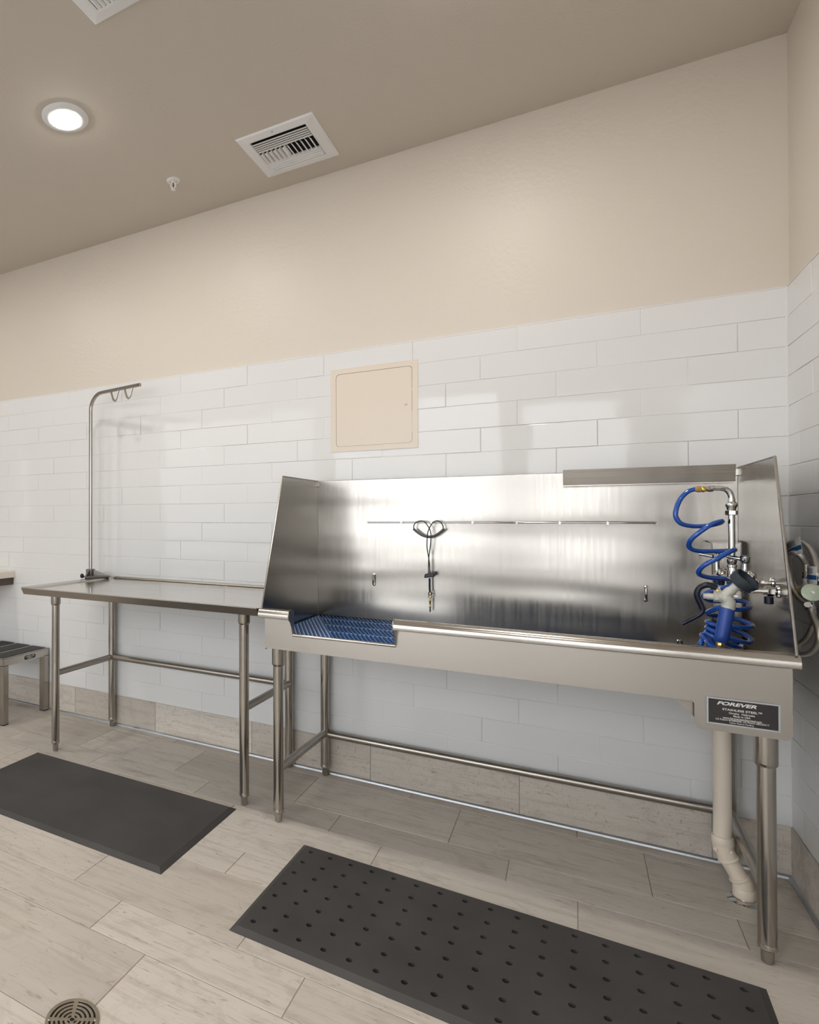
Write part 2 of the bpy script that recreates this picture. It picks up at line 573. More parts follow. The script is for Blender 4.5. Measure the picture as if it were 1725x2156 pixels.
def skirting(name, P, length, joints):
    bm = new()
    vals = []
    e = [0.0] + [j for j in joints if 0 < j < length] + [length]
    for a, b in zip(e, e[1:]):
        fs = tile_face(bm, lambda u, v, d: P(u, v, d), a, b, 0.0, BASE, 0, g=0.0008, bev=0.001, depth=0.0035)
        vals += [(random.random(), random.random(), random.random())] * len(fs)
    me = bpy.data.meshes.new(name)
    bm.to_mesh(me); bm.free()
    me.materials.append(M['skirt'])
    at = me.attributes.new('tone', 'FLOAT_VECTOR', 'FACE')
    for i, v in enumerate(vals):
        at.data[i].vector = v
    o = bpy.data.objects.new(name, me)
    C.objects.link(o)
    o['kind'] = 'structure'
skirting('baseboard_back', lambda u, v, d: (-u, -d, v), -XL, [0.206 + 0.6 * k for k in range(12)])
skirting('baseboard_right', lambda u, v, d: (-d, -u, v), -YR, [0.45 + 0.6 * k for k in range(8)])

# slim metal cove strip where the skirting meets the floor
bm = new()
prof = [(0.0035, 0.0)] + [(0.0035 + 0.010 * math.cos(a * math.pi / 12), 0.0125 * math.sin(a * math.pi / 12)) for a in range(7)]
prism(bm, [(-q[0], q[1]) for q in prof[1:]] + [(-0.0035, 0.0)], 'x', XL, -0.0035)
struct('trim_1', bm, M['alu'], smooth=True)
bm = new()
prism(bm, [(0.0015, 0.0015), (-0.0035, 0.0012), (-0.0012, -0.0012), (0.0012, -0.0035)], 'z', BASE, TOP)
struct('trim_3', bm, M['grout'])
bm = new()
prism(bm, [(-q[0], q[1]) for q in prof[1:]] + [(-0.0035, 0.0)], 'y', YR, -0.0135)
struct('trim_2', bm, M['alu'], smooth=True)
bm = new(); box(bm, (-14, -14, -0.2), (8, YR - 0.16, -0.06)); box(bm, (-14, YR - 0.16, -0.2), (XL - 0.14, 4, -0.06))
struct('ground_outside', bm, M['ground'])

# ------------------------------------------------------------------ centre lines of the hoses, cords and curved tubes (metres)
HOSE = [(-0.298, -0.420, 1.306), (-0.316, -0.422, 1.299), (-0.335, -0.428, 1.277), (-0.346, -0.433, 1.248), (-0.348, -0.435, 1.221), (-0.335, -0.430, 1.200), (-0.308, -0.415, 1.192), (-0.279, -0.400, 1.192), (-0.254, -0.395, 1.196), (-0.240, -0.410, 1.202), (-0.239, -0.430, 1.206), (-0.244, -0.450, 1.207), (-0.267, -0.470, 1.199), (-0.294, -0.475, 1.177), (-0.314, -0.470, 1.155), (-0.320, -0.455, 1.137), (-0.312, -0.440, 1.122), (-0.287, -0.420, 1.115), (-0.254, -0.405, 1.115), (-0.224, -0.400, 1.117), (-0.210, -0.415, 1.120), (-0.211, -0.435, 1.122), (-0.217, -0.455, 1.122), (-0.236, -0.475, 1.112), (-0.261, -0.485, 1.095), (-0.287, -0.485, 1.077), (-0.299, -0.470, 1.058), (-0.294, -0.455, 1.046), (-0.272, -0.435, 1.037), (-0.238, -0.415, 1.034), (-0.215, -0.405, 1.034), (-0.204, -0.420, 1.032), (-0.208, -0.450, 1.028), (-0.226, -0.475, 1.018), (-0.250, -0.480, 1.008), (-0.275, -0.475, 0.997), (-0.286, -0.460, 0.984), (-0.272, -0.435, 0.968), (-0.238, -0.415, 0.965), (-0.208, -0.400, 0.967), (-0.186, -0.400, 0.966), (-0.177, -0.425, 0.959), (-0.186, -0.465, 0.955), (-0.212, -0.510, 0.953), (-0.240, -0.535, 0.956), (-0.258, -0.540, 0.960), (-0.274, -0.525, 0.950), (-0.283, -0.490, 0.935), (-0.266, -0.450, 0.925), (-0.235, -0.420, 0.920), (-0.207, -0.405, 0.913), (-0.181, -0.405, 0.905), (-0.173, -0.430, 0.898), (-0.187, -0.460, 0.897), (-0.212, -0.485, 0.899), (-0.239, -0.495, 0.900), (-0.264, -0.495, 0.902), (-0.280, -0.475, 0.905), (-0.269, -0.440, 0.905), (-0.239, -0.415, 0.893), (-0.203, -0.405, 0.876)]
HOSE2 = [(-0.203, -0.405, 0.876), (-0.182, -0.405, 0.866), (-0.175, -0.430, 0.856), (-0.186, -0.460, 0.852), (-0.209, -0.490, 0.859), (-0.235, -0.500, 0.870), (-0.265, -0.500, 0.882), (-0.281, -0.475, 0.889), (-0.269, -0.440, 0.888), (-0.239, -0.415, 0.873), (-0.205, -0.405, 0.846), (-0.199, -0.430, 0.837), (-0.214, -0.470, 0.838), (-0.243, -0.495, 0.852), (-0.269, -0.500, 0.866), (-0.283, -0.475, 0.874)]
HOSE3 = [(-0.283, -0.475, 0.874), (-0.265, -0.440, 0.877), (-0.234, -0.410, 0.861), (-0.210, -0.410, 0.838), (-0.205, -0.440, 0.825), (-0.214, -0.480, 0.820), (-0.237, -0.510, 0.822), (-0.255, -0.520, 0.835), (-0.276, -0.520, 0.847), (-0.291, -0.500, 0.860), (-0.293, -0.480, 0.868), (-0.275, -0.450, 0.863), (-0.258, -0.450, 0.842), (-0.272, -0.490, 0.822), (-0.291, -0.500, 0.815), (-0.298, -0.500, 0.830), (-0.299, -0.500, 0.846), (-0.289, -0.490, 0.857), (-0.286, -0.530, 0.850), (-0.277, -0.550, 0.841), (-0.268, -0.555, 0.844)]
ELBOW = [(-0.212, -0.400, 1.261), (-0.212, -0.400, 1.270), (-0.213, -0.400, 1.284), (-0.218, -0.401, 1.297), (-0.227, -0.403, 1.305), (-0.237, -0.406, 1.307), (-0.253, -0.410, 1.308), (-0.267, -0.414, 1.306)]
LEVER = [(-0.271, -0.550, 1.016), (-0.285, -0.550, 1.023), (-0.296, -0.550, 1.022), (-0.308, -0.550, 1.014), (-0.314, -0.550, 0.998), (-0.311, -0.550, 0.980), (-0.304, -0.550, 0.962), (-0.302, -0.550, 0.948), (-0.309, -0.550, 0.936), (-0.323, -0.550, 0.924), (-0.338, -0.550, 0.913), (-0.349, -0.550, 0.904)]
N_L = [(-1.197, -0.078, 1.170), (-1.196, -0.078, 1.184), (-1.187, -0.078, 1.197), (-1.172, -0.078, 1.203), (-1.155, -0.082, 1.201), (-1.145, -0.086, 1.192), (-1.131, -0.090, 1.171), (-1.125, -0.092, 1.151), (-1.125, -0.092, 1.124), (-1.128, -0.088, 1.093), (-1.134, -0.086, 1.051), (-1.136, -0.084, 1.014), (-1.136, -0.084, 0.976)]
N_R = [(-1.078, -0.078, 1.171), (-1.080, -0.078, 1.185), (-1.088, -0.078, 1.197), (-1.100, -0.078, 1.204), (-1.112, -0.082, 1.201), (-1.122, -0.086, 1.191), (-1.131, -0.096, 1.170), (-1.137, -0.098, 1.148), (-1.139, -0.098, 1.118), (-1.140, -0.092, 1.087), (-1.133, -0.090, 1.039), (-1.131, -0.088, 1.014), (-1.130, -0.084, 0.976)]
N_TUBE = [(-1.198, -0.078, 1.169), (-1.180, -0.078, 1.153), (-1.159, -0.078, 1.140), (-1.135, -0.078, 1.135), (-1.112, -0.078, 1.141), (-1.091, -0.078, 1.155), (-1.074, -0.078, 1.171)]
N_LOW = [(-1.133, -0.078, 0.969), (-1.133, -0.078, 0.959), (-1.133, -0.078, 0.922), (-1.132, -0.078, 0.904), (-1.137, -0.078, 0.894), (-1.134, -0.078, 0.887), (-1.128, -0.078, 0.889), (-1.126, -0.078, 0.896), (-1.131, -0.078, 0.887), (-1.131, -0.078, 0.870), (-1.132, -0.078, 0.843), (-1.132, -0.078, 0.818), (-1.151, -0.078, 0.965), (-1.113, -0.078, 0.976)]
BH1 = [(-0.060, -0.444, 1.048), (-0.060, -0.447, 1.066), (-0.060, -0.439, 1.086), (-0.070, -0.454, 1.103), (-0.080, -0.457, 1.116), (-0.090, -0.446, 1.115), (-0.095, -0.424, 1.102), (-0.090, -0.406, 1.080), (-0.085, -0.398, 1.051), (-0.080, -0.397, 1.018), (-0.075, -0.411, 0.997), (-0.072, -0.453, 0.983), (-0.070, -0.497, 0.977)]
BH2 = [(-0.060, -0.523, 1.053), (-0.050, -0.490, 1.084), (-0.045, -0.450, 1.107), (-0.040, -0.388, 1.129), (-0.040, -0.328, 1.142), (-0.045, -0.299, 1.142), (-0.050, -0.261, 1.127), (-0.060, -0.273, 1.107), (-0.070, -0.319, 1.085), (-0.070, -0.338, 1.053), (-0.070, -0.364, 1.024), (-0.065, -0.391, 1.000), (-0.060, -0.430, 0.983), (-0.060, -0.453, 0.977)]
BH3 = [(-0.060, -0.476, 0.977), (-0.060, -0.482, 0.962), (-0.060, -0.498, 0.945), (-0.060, -0.525, 0.927), (-0.060, -0.546, 0.907), (-0.060, -0.546, 0.888), (-0.060, -0.518, 0.862), (-0.060, -0.461, 0.837), (-0.060, -0.363, 0.815), (-0.060, -0.283, 0.800)]
BH4 = [(-0.030, -0.376, 0.962), (-0.030, -0.381, 0.938), (-0.030, -0.368, 0.904), (-0.035, -0.341, 0.866), (-0.040, -0.292, 0.838), (-0.040, -0.204, 0.808)]

# ------------------------------------------------------------------ steel legs shared by the tub and the table
def leg_set(root, x, y, ztop, zcollar, m=None, r=0.0205):
    m = m or M['steel_v']
    bm = new()
    lathe(bm, [(r, 0.042), (r, ztop)], (x, y, 0))
    lg = obj('leg', bm, m, root, True)
    if zcollar:
        bm = new()
        lathe(bm, [(r + 0.0002, zcollar), (r + 0.0042, zcollar + 0.005), (r + 0.0048, zcollar + 0.010), (r + 0.0048, ztop)], (x, y, 0), seg=28)
        obj('collar', bm, m, lg, True)
    bm = new()
    lathe(bm, [(0.011, 0.0), (0.0135, 0.003), (0.0145, 0.034), (0.016, 0.036), (0.021, 0.040), (0.0212, 0.050), (0.0206, 0.053)], (x, y, 0), seg=24)
    obj('foot', bm, M['steel'], lg, True)
    return lg

# ------------------------------------------------------------------ grooming tub
TL, TR = -1.638, -0.137
tub = thing('grooming_tub', 'large stainless steel dog washing tub on tube legs in the room corner', 'tub', (-0.89, -0.3, 0))
YB = -0.042
def yf(x):                                       # the front is not quite parallel to the wall
    return -0.648 - 0.010 * (x - TL) / (TR - TL)
def lerp(a, b, x):
    return a + (b - a) * (x - TL) / (TR - TL)

# back sheet
bm = new(); box(bm, (TL, YB, 0.70), (TR, YB + 0.003, 1.391), 0.0008)
back = obj('back_panel', bm, M['steel_wavy'], tub)
for x, s in ((TL, -1), (TR, 1)):
    yt = lerp(-0.472, -0.512, x); yb = lerp(-0.678, -0.698, x)
    a, b = (x - 0.002, x) if s < 0 else (x, x + 0.002)
    bm = new()
    prism(bm, [(YB, 0.70), (YB, 1.391), (yt, 1.391), (yb, 0.866), (yf(x) + 0.004, 0.845), (yf(x) + 0.004, 0.70)], 'x', a, b)
    sp = obj('side_panel', bm, M['steel_wavy'], tub)
    bm = new()                                   # folded edge along the slanting front and the top
    e0, e1 = V((x, yt, 1.391)), V((x, yb, 0.864))
    tube(bm, [e0, e1], 0.0036, 8)
    tube(bm, [V((x, YB, 1.391)), e0], 0.0026, 8)
    obj('edge_hem', bm, M['steel'], sp, True)
# corner clips at the top of the back sheet
for x in (TL + 0.004, TR - 0.004):
    bm = new(); box(bm, (x - 0.006, YB - 0.010, 1.362), (x + 0.006, YB, 1.388), 0.002)
    obj('corner_clip', bm, M['steel'], tub)
# tray floor
bm = new(); box(bm, (TL, -0.646, 0.741), (TR, YB, 0.744))
obj('tray_floor', bm, M['steel'], tub)

# front apron with the step-in notch and the deeper drain end
def rc(cx, cz, r, a0, a1, n=5):
    return [(cx + r * math.cos(math.radians(a0 + (a1 - a0) * i / n)), cz + r * math.sin(math.radians(a0 + (a1 - a0) * i / n))) for i in range(n + 1)]
NL, NR = -1.521, -1.139
poly = [(TL, 0.709), (-0.352, 0.7085)]
poly += rc(-0.345, 0.6985, 0.010, 90, 0)
poly += rc(-0.321, 0.648, 0.014, 180, 270)
poly += rc(TR - 0.014, 0.648, 0.014, -90, 0)
poly += [(TR, 0.85), (NR, 0.85), (NR, 0.770)]
poly += [(NL, 0.768), (NL, 0.852), (TL, 0.852)]
bm = new()
n = len(poly)
f_ = [bm.verts.new((q[0], yf(q[0]), q[1])) for q in poly]
b_ = [bm.verts.new((q[0], yf(q[0]) + 0.003, q[1])) for q in poly]
bm.faces.new(f_); bm.faces.new(b_[::-1])
for i in range(n):
    bm.faces.new((f_[i], f_[(i + 1) % n], b_[(i + 1) % n], b_[i]))
bm.normal_update()
bmesh.ops.triangulate(bm, faces=[f for f in bm.faces if len(f.verts) > 4])
apron = obj('front_apron', bm, M['steel_dull'], tub)
# hem returning under the apron
bm = new()
box(bm, (TL, yf(TL), 0.706), (-0.345, yf(TL) + 0.025, 0.709))
obj('bottom_hem', bm, M['steel_dull'], apron)
# sump box behind the deep end
bm = new()
prism(bm, [(-0.41, 0.741), (TR - 0.003, 0.741), (TR - 0.003, 0.637), (-0.312, 0.637)], 'y', -0.640, -0.12)
obj('sump', bm, M['steel'], tub)

# rolled rims either side of the notch
def rim(name, xa, xb):
    prof = [(0.003, 0.846), (0.001, 0.856), (-0.006, 0.8625), (-0.018, 0.866), (-0.030, 0.866), (-0.040, 0.862), (-0.0465, 0.853), (-0.0485, 0.843), (-0.0475, 0.833), (-0.0445, 0.831), (-0.040, 0.834), (-0.0, 0.834)]
    bm = new()
    ra = [bm.verts.new((xa, yf(xa) + q[0], q[1])) for q in prof]
    rb = [bm.verts.new((xb, yf(xb) + q[0], q[1])) for q in prof]
    k = len(prof)
    for i in range(k):
        bm.faces.new((ra[i], ra[(i + 1) % k], rb[(i + 1) % k], rb[i]))
    bm.faces.new(ra); bm.faces.new(rb[::-1])
    return obj(name, bm, M['steel'], tub, True)
r1 = rim('rim', TL - 0.008, NL)
r2 = rim('rim', NR, TR + 0.008)
for x, pr in ((NL, r1), (NR, r2)):               # curved end plates dropping down the notch sides
    bm = new()
    y = yf(x)
    prism(bm, [(y + 0.008, 0.768), (y + 0.008, 0.858), (y - 0.006, 0.866), (y - 0.030, 0.868), (y - 0.044, 0.861), (y - 0.0495, 0.845), (y - 0.047, 0.832), (y - 0.030, 0.822), (y - 0.016, 0.800), (y - 0.006, 0.772)], 'x', x - 0.0015, x + 0.0015)
    obj('end_plate', bm, M['steel_dull'], pr)
bm = new()                                       # rolled sill of the notch
tube(bm, [V((NL, yf(NL) - 0.001, 0.768)), V((NR, yf(NR) - 0.001, 0.770))], 0.0055, 10)
obj('notch_sill', bm, M['steel'], tub, True)

# folded shelf at the top of the back sheet
bm = new()
sx0, sx1 = -0.648, -0.149
prism(bm, [(-0.078, 1.341), (-0.0755, 1.341), (-0.0875, 1.400), (-0.090, 1.400)], 'x', sx0, sx1)
box(bm, (sx0, -0.078, 1.339), (sx1, YB, 1.3415))
box(bm, (sx0, -0.077, 1.341), (sx0 + 0.002, YB, 1.385))
box(bm, (sx1 - 0.002, -0.077, 1.341), (sx1, YB, 1.385))
obj('bottle_shelf', bm, M['steel'], tub)

# tether rail on the back sheet
bm = new(); cyl(bm, (-1.405, -0.064, 1.1965), (-0.360, -0.064, 1.1985), 0.0032, 10)
rail = obj('tether_rail', bm, M['chrome'], tub, True)
for x in (-1.403, -1.252, -1.128, -0.968, -0.807, -0.660, -0.507, -0.361):
    bm = new()
    cyl(bm, (x, YB + 0.001, 1.197), (x, -0.067, 1.197), 0.0038, 10)
    lathe(bm, [(0.0075, 0), (0.0065, 0.003)], (x, YB, 1.197), (0, -1, 0), 14)
    obj('rail_post', bm, M['steel'], rail, True)
# small staple loops
for x, z0, z1 in ((-1.376, 0.915, 0.960), (-0.393, 0.915, 0.964)):
    bm = new()
    tube(bm, smooth_path([(x, YB + 0.001, z0), (x, YB - 0.014, z0 + 0.001), (x, YB - 0.018, z0 + 0.006), (x, YB - 0.018, z1 - 0.006), (x, YB - 0.014, z1 - 0.001), (x, YB + 0.001, z1)], 4), 0.0032, 8)
    for z in (z0, z1):
        lathe(bm, [(0.007, 0), (0.006, 0.002)], (x, YB, z), (0, -1, 0), 12)
    obj('tether_loop', bm, M['chrome'], tub, True)
bm = new()
tube(bm, smooth_path([(-0.348, -0.45, 0.744), (-0.348, -0.45, 0.832), (-0.344, -0.45, 0.840), (-0.338, -0.45, 0.832), (-0.338, -0.45, 0.744)], 4), 0.003, 8)
obj('floor_loop', bm, M['chrome'], tub, True)

# upright channel cover in the back corner
bm = new()
cx0, cx1, cy = -0.222, -0.147, -0.145
box(bm, (cx0, cy, 0.744), (cx0 + 0.002, YB, 1.132))
lathe(bm, [(0.0045, 0.744), (0.0045, 1.132)], (cx0 + 0.0035, cy + 0.0045, 0), seg=16)
box(bm, (cx0, cy, 0.744), (cx1, cy + 0.002, 1.132), 0.001)
box(bm, (cx1 - 0.002, cy, 0.744), (cx1, YB, 1.132))
prism(bm, [(cy, 1.132), (YB, 1.138), (YB, 1.140), (cy, 1.134)], 'x', cx0, cx1)
obj('channel_cover', bm, M['steel_v'], tub)

# legs and rails
leg_set(tub, -1.617, -0.567, 0.742, 0.622)
leg_set(tub, -0.174, -0.577, 0.640, 0.536)
leg_set(tub, -1.609, -0.034, 0.742, 0.640)
leg_set(tub, -0.166, -0.034, 0.742, 0.640)
for a, b in (((-1.609, -0.034, 0.196), (-0.166, -0.034, 0.196)), ((-1.617, -0.567, 0.208), (-1.609, -0.034, 0.200)), ((-0.174, -0.577, 0.198), (-0.166, -0.034, 0.198))):
    bm = new(); cyl(bm, a, b, 0.0165, 20)
    obj('cross_rail', bm, M['steel_dull'], tub, True)

# ------------------------------------------------------------------ lettering
def lettering(text, parent, m, o, ux, uz, x0, x1, z0, z1, depth=0.0004, shear=0.0, bold=0.0):
    """text mesh filling the box [x0,x1]x[z0,z1] measured along ux / uz from o"""
    cu = bpy.data.curves.new('lettering', 'FONT')
    cu.body = text
    cu.shear = shear
    cu.offset = bold
    t = bpy.data.objects.new('lettering_source', cu)
    C.objects.link(t)
    dg = bpy.context.evaluated_depsgraph_get()
    me = bpy.data.meshes.new_from_object(t.evaluated_get(dg))
    bpy.data.objects.remove(t)
    bpy.data.curves.remove(cu)
    xs = [v.co.x for v in me.vertices]; ys = [v.co.y for v in me.vertices]
    ax, bx, ay, by = min(xs), max(xs), min(ys), max(ys)
    ux, uz, o = V(ux), V(uz), V(o)
    nrm = ux.cross(uz)
    for v in me.vertices:
        p = (v.co.x - ax) / (bx - ax) * (x1 - x0) + x0
        q = (v.co.y - ay) / (by - ay) * (z1 - z0) + z0
        v.co = o + ux * p + uz * q + nrm * depth
    me.materials.clear()
    me.materials.append(m)
    ob = bpy.data.objects.new('lettering', me)
    C.objects.link(ob)
    ob.parent = parent
    return ob

# maker's plate on the deep end of the apron
px0, px1, pz0, pz1 = -0.3095, -0.1600, 0.6525, 0.7260
py = yf(-0.23) - 0.0005
bm = new()
w = 0.0045
box(bm, (px0, py - 0.0022, pz0), (px0 + w, py, pz1), 0.0006)
box(bm, (px1 - w, py - 0.0022, pz0), (px1, py, pz1), 0.0006)
box(bm, (px0 + w, py - 0.0022, pz0), (px1 - w, py, pz0 + w), 0.0006)
box(bm, (px0 + w, py - 0.0022, pz1 - w), (px1 - w, py, pz1), 0.0006)
box(bm, (px0 + w, py - 0.0008, pz0 + w), (px1 - w, py, pz1 - w), mi=1)
plate = obj('maker_plate', bm, [M['alu'], M['plate_black']], tub)
plate['label'] = 'black plate with silver frame and silver lettering'
IW, IH = px1 - px0 - 2 * w, pz1 - pz0 - 2 * w
for txt, fx0, fx1, fy0, fy1, sh, bo in (
        ('FOREVER', .125, .70, .075, .225, .30, .035), ('STAINLESS STEEL\u2122', .205, .775, .345, .435, 0, .02),
        ('Omaha,  Nebraska', .30, .675, .485, .575, 0, .012), ('Made in USA', .365, .61, .595, .675, 0, .012),
        ('www.foreverstainlesssteel.com', .21, .77, .695, .775, 0, .006), ('US Patent #7080608, US Patent #8220417', .105, .875, .795, .875, 0, .006),
        ('Other Patents Pending', .31, .655, .90, .975, 0, .008)):
    lettering(txt, plate, M['plate_ink'], (px0 + w, py - 0.0009, pz1 - w), (1, 0, 0), (0, 0, 1), fx0 * IW, fx1 * IW, -fy1 * IH, -fy0 * IH, shear=sh, bold=bo)
bm = new(); box(bm, (px0 + w + .21 * IW, py - 0.00135, pz1 - w - .790 * IH), (px0 + w + .77 * IW, py - 0.00125, pz1 - w - .783 * IH))
obj('underline', bm, M['plate_ink'], plate)

# ------------------------------------------------------------------ blue slatted mat in the tub
bm = new()
mx0, mx1, my0, my1, mz = TL + 0.006, -0.362, -0.638, -0.052, 0.7444
box(bm, (mx0, my0, mz), (mx1, my1, mz + 0.004), mi=1)
dv = V((0.42, -0.91)).normalized()
nv = V((-dv.y, dv.x))
def clip(c, d):
    t0, t1 = -9, 9
    for k, lo, hi in ((0, mx0, mx1), (1, my0, my1)):
        a, b = sorted(((lo - c[k]) / d[k], (hi - c[k]) / d[k]))
        t0, t1 = max(t0, a), min(t1, b)
    return t0, t1
pitch_s = 0.0155
i = -70
while i < 110:
    c = V((-1.0, -0.35)) + nv * (i * pitch_s)
    t0, t1 = clip(c, dv)
    if t1 - t0 > 0.02:
        a, b = c + dv * t0, c + dv * t1
        tube(bm, [(a.x, a.y, mz + 0.0085), (b.x, b.y, mz + 0.0085)], 0.0056, 8, mi=0)
        a = a + nv * (pitch_s / 2); b = b + nv * (pitch_s / 2)
        if all(mx0 < q.x < mx1 and my0 < q.y < my1 for q in (a, b)):
            tube(bm, [(a.x, a.y, mz + 0.0120), (b.x, b.y, mz + 0.0120)], 0.0028, 6, mi=1)
    i += 1
for j in range(4):                               # cross straps
    y = -0.14 - j * 0.148
    box(bm, (mx0, y - 0.003, mz + 0.004), (mx1, y + 0.003, mz + 0.0125), mi=1)
matb = obj('tub_mat', bm, [M['blue_mat'], M['blue_pale']], None, True)
tag(matb, 'blue slatted drainage mat lying in the steel tub', 'mat')

# ------------------------------------------------------------------ grooming noose on the tether rail
noose = thing('grooming_loop', 'black grooming noose with a brass snap hanging from the thin tub rail', 'tether', (-1.135, -0.078, 1.197))
bm = new(); tube(bm, smooth_path(N_TUBE, 5), 0.0050, 10)
obj('neck_tube', bm, M['cord_tube'], noose, True)
bm = new(); tube(bm, smooth_path(N_L, 5), 0.0021, 8)
obj('cord', bm, M['cord'], noose, True)
bm = new(); tube(bm, smooth_path(N_R, 5), 0.0021, 8)
obj('cord', bm, M['cord'], noose, True)
bm = new(); prism(bm, [(-1.1530, 0.9595), (-1.1505, 0.9775), (-1.1120, 0.9845), (-1.1105, 0.967)], 'y', -0.092, -0.070, bev=0.003)
obj('slide_bead', bm, M['navy'], noose)
bm = new(); tube(bm, smooth_path(N_LOW[1:4], 4), 0.0042, 8); tube(bm, smooth_path(N_LOW[3:8] + [N_LOW[3]], 4), 0.0022, 8)
obj('cord_tail', bm, M['cord'], noose, True)
bm = new()
sn = V((-1.1312, -0.079, 0.888))
tube(bm, [sn + V((0.006 * math.cos(a), 0, 0.007 * math.sin(a) - 0.006)) for a in [math.pi * 2 * k / 12 for k in range(13)]], 0.0020, 8)
lathe(bm, [(0.0035, 0), (0.0035, 0.010), (0.0048, 0.012), (0.0048, 0.016), (0.0036, 0.018), (0.0034, 0.034), (0.0042, 0.036), (0.0042, 0.040), (0.0028, 0.044), (0.0026, 0.058), (0, 0.062)], sn + V((0, 0, -0.012)), (0, 0, -1), 12)
obj('snap_hook', bm, M['brass'], noose, True)

# ------------------------------------------------------------------ pre-rinse faucet fixed to the tub's side panel
fau = thing('rinse_faucet', 'chrome riser faucet with elbow spout inside the right end of the tub', 'faucet', (-0.2, -0.42, 1.0))
FY = -0.42
fx = -0.2155
bm = new(); lathe(bm, [(0.0085, 0), (0.0085, 0.172)], (fx, FY, 1.092), seg=20)
rs = obj('riser_pipe', bm, M['chrome'], fau, True)
bm = new()
lathe(bm, [(0.0105, 0.150), (0.0145, 0.152), (0.0145, 0.1635), (0.0105, 0.165)], (fx, FY, 1.075), seg=6)
lathe(bm, [(0.0122, 0.165), (0.0122, 0.176), (0.0108, 0.178), (0.0118, 0.186), (0.0140, 0.190), (0.0155, 0.195), (0.0140, 0.200), (0.0095, 0.204), (0.0088, 0.214)], (fx, FY, 1.062), seg=24)
obj('coupling', bm, M['chrome'], rs, True)
bm = new(); tube(bm, smooth_path(ELBOW, 5), 0.0078, 16)
eb = obj('elbow_spout', bm, M['chrome'], fau, True)
e1 = V(ELBOW[-1]); e0 = V(ELBOW[-2]); ed = (e1 - e0).normalized()
bm = new(); lathe(bm, [(0.0078, -0.012), (0.0098, -0.010), (0.0098, 0.0), (0.0080, 0.002), (0.0080, 0.006)], e1, ed, 16)
obj('spout_nut', bm, M['chrome'], eb, True)
# body
bm = new()
lathe(bm, [(0.0105, 0.0), (0.0125, 0.002), (0.0125, 0.008), (0.0105, 0.010), (0.0115, 0.016), (0.0125, 0.018), (0.0125, 0.024), (0.0088, 0.027)], (fx, FY, 1.068), seg=24)
lathe(bm, [(0.010, 0), (0.0125, 0.004), (0.0125, 0.05), (0.0105, 0.07)], (fx, FY, 1.000), seg=24)
tube(bm, smooth_path([(fx - 0.012, -0.372, 1.040), (fx - 0.004, -0.40, 1.036), (fx + 0.004, -0.44, 1.030), (fx + 0.020, -0.475, 1.028), (fx + 0.035, -0.50, 1.026)], 4), 0.0135, 18)
sphere(bm, (fx - 0.014, -0.375, 1.046), 0.0165)
sphere(bm, (fx + 0.030, -0.475, 1.048), 0.0160)
lathe(bm, [(0.010, 0), (0.014, 0.006), (0.0145, 0.022), (0.0165, 0.026), (0.0165, 0.030), (0.010, 0.036)], (fx - 0.022, -0.368, 1.008), seg=20)
obj('valve_body', bm, M['chrome'], fau, True)
for (hx, hy, hz), capm in (((fx + 0.026, -0.440, 1.072), 'tag_blue'), ((fx - 0.026, -0.365, 1.074), 'tag_red')):
    bm = new()
    lathe(bm, [(0.0065, -0.02), (0.0065, 0.010), (0.0090, 0.012), (0.0120, 0.020), (0.0125, 0.030), (0.010, 0.033)], (hx, hy, hz), seg=18)
    tube(bm, [V((hx, hy, hz + 0.022)), V((hx - 0.02, hy + 0.006, hz + 0.026)), V((hx - 0.040, hy + 0.012, hz + 0.030))], [0.0070, 0.0055, 0.0050], 12)
    hd = obj('valve_handle', bm, M['chrome'], fau, True)
    bm = new(); lathe(bm, [(0.0088, 0), (0.0080, 0.0022), (0, 0.003)], (hx, hy, hz + 0.033), seg=18)
    obj('handle_cap', bm, M[capm], hd, True)
# supply arms through the side panel
for ax, ay, az, cx in ((fx + 0.020, -0.475, 1.030, 0), (fx + 0.030, -0.535, 1.012, 1)):
    bm = new()
    cyl(bm, (ax, ay, az), (TR + 0.012, ay, az), 0.0072, 16)
    lathe(bm, [(0.008, 0.0), (0.0135, 0.001), (0.0135, 0.015), (0.008, 0.016)], (ax + 0.024, ay, az), (1, 0, 0), 6)
    lathe(bm, [(0.0095, 0.0), (0.0095, 0.018)], (TR - 0.034, ay, az), (1, 0, 0), 18)
    lathe(bm, [(0.010, 0.0), (0.0165, 0.002), (0.0180, 0.006)], (TR - 0.0062, ay, az), (1, 0, 0), 22)
    if cx:
        tube(bm, smooth_path([(fx + 0.004, -0.45, 1.016), (fx + 0.010, -0.50, 1.010), (fx + 0.018, -0.528, 1.011), (ax + 0.004, ay, az)], 4), 0.0072, 14)
    obj('supply_arm', bm, M['chrome'], fau, True)
bm = new(); lathe(bm, [(0.008, 0), (0.010, 0.002), (0.010, 0.020), (0.006, 0.022)], (TR - 0.020, -0.536, 0.998), (0, 0, -1), 16)
obj('drain_cap', bm, M['navy'], fau, True)

# ------------------------------------------------------------------ coiled hose
hose = thing('coiled_hose', 'glossy blue coiled hose dangling from the chrome spout into the tub', 'hose', (-0.22, -0.45, 0.745))
bm = new(); tube(bm, smooth_path(HOSE + HOSE2[1:] + HOSE3[1:], 6), 0.0068, 12)
obj('coil', bm, M['blue_hose'], hose, True)
h0 = V(HOSE[0]); hd_ = (V(ELBOW[-1]) + ed * 0.006 - h0)
bm = new()
L_ = hd_.length
lathe(bm, [(0.0075, -0.003), (0.0085, 0.0), (0.0098, 0.004), (0.0098, L_ * 0.45), (0.0078, L_ * 0.5), (0.0095, L_ * 0.58), (0.0095, L_ * 0.85), (0.0072, L_ * 0.9), (0.0072, L_)], h0, hd_, 8)
obj('brass_coupling', bm, M['brass'], hose, True)

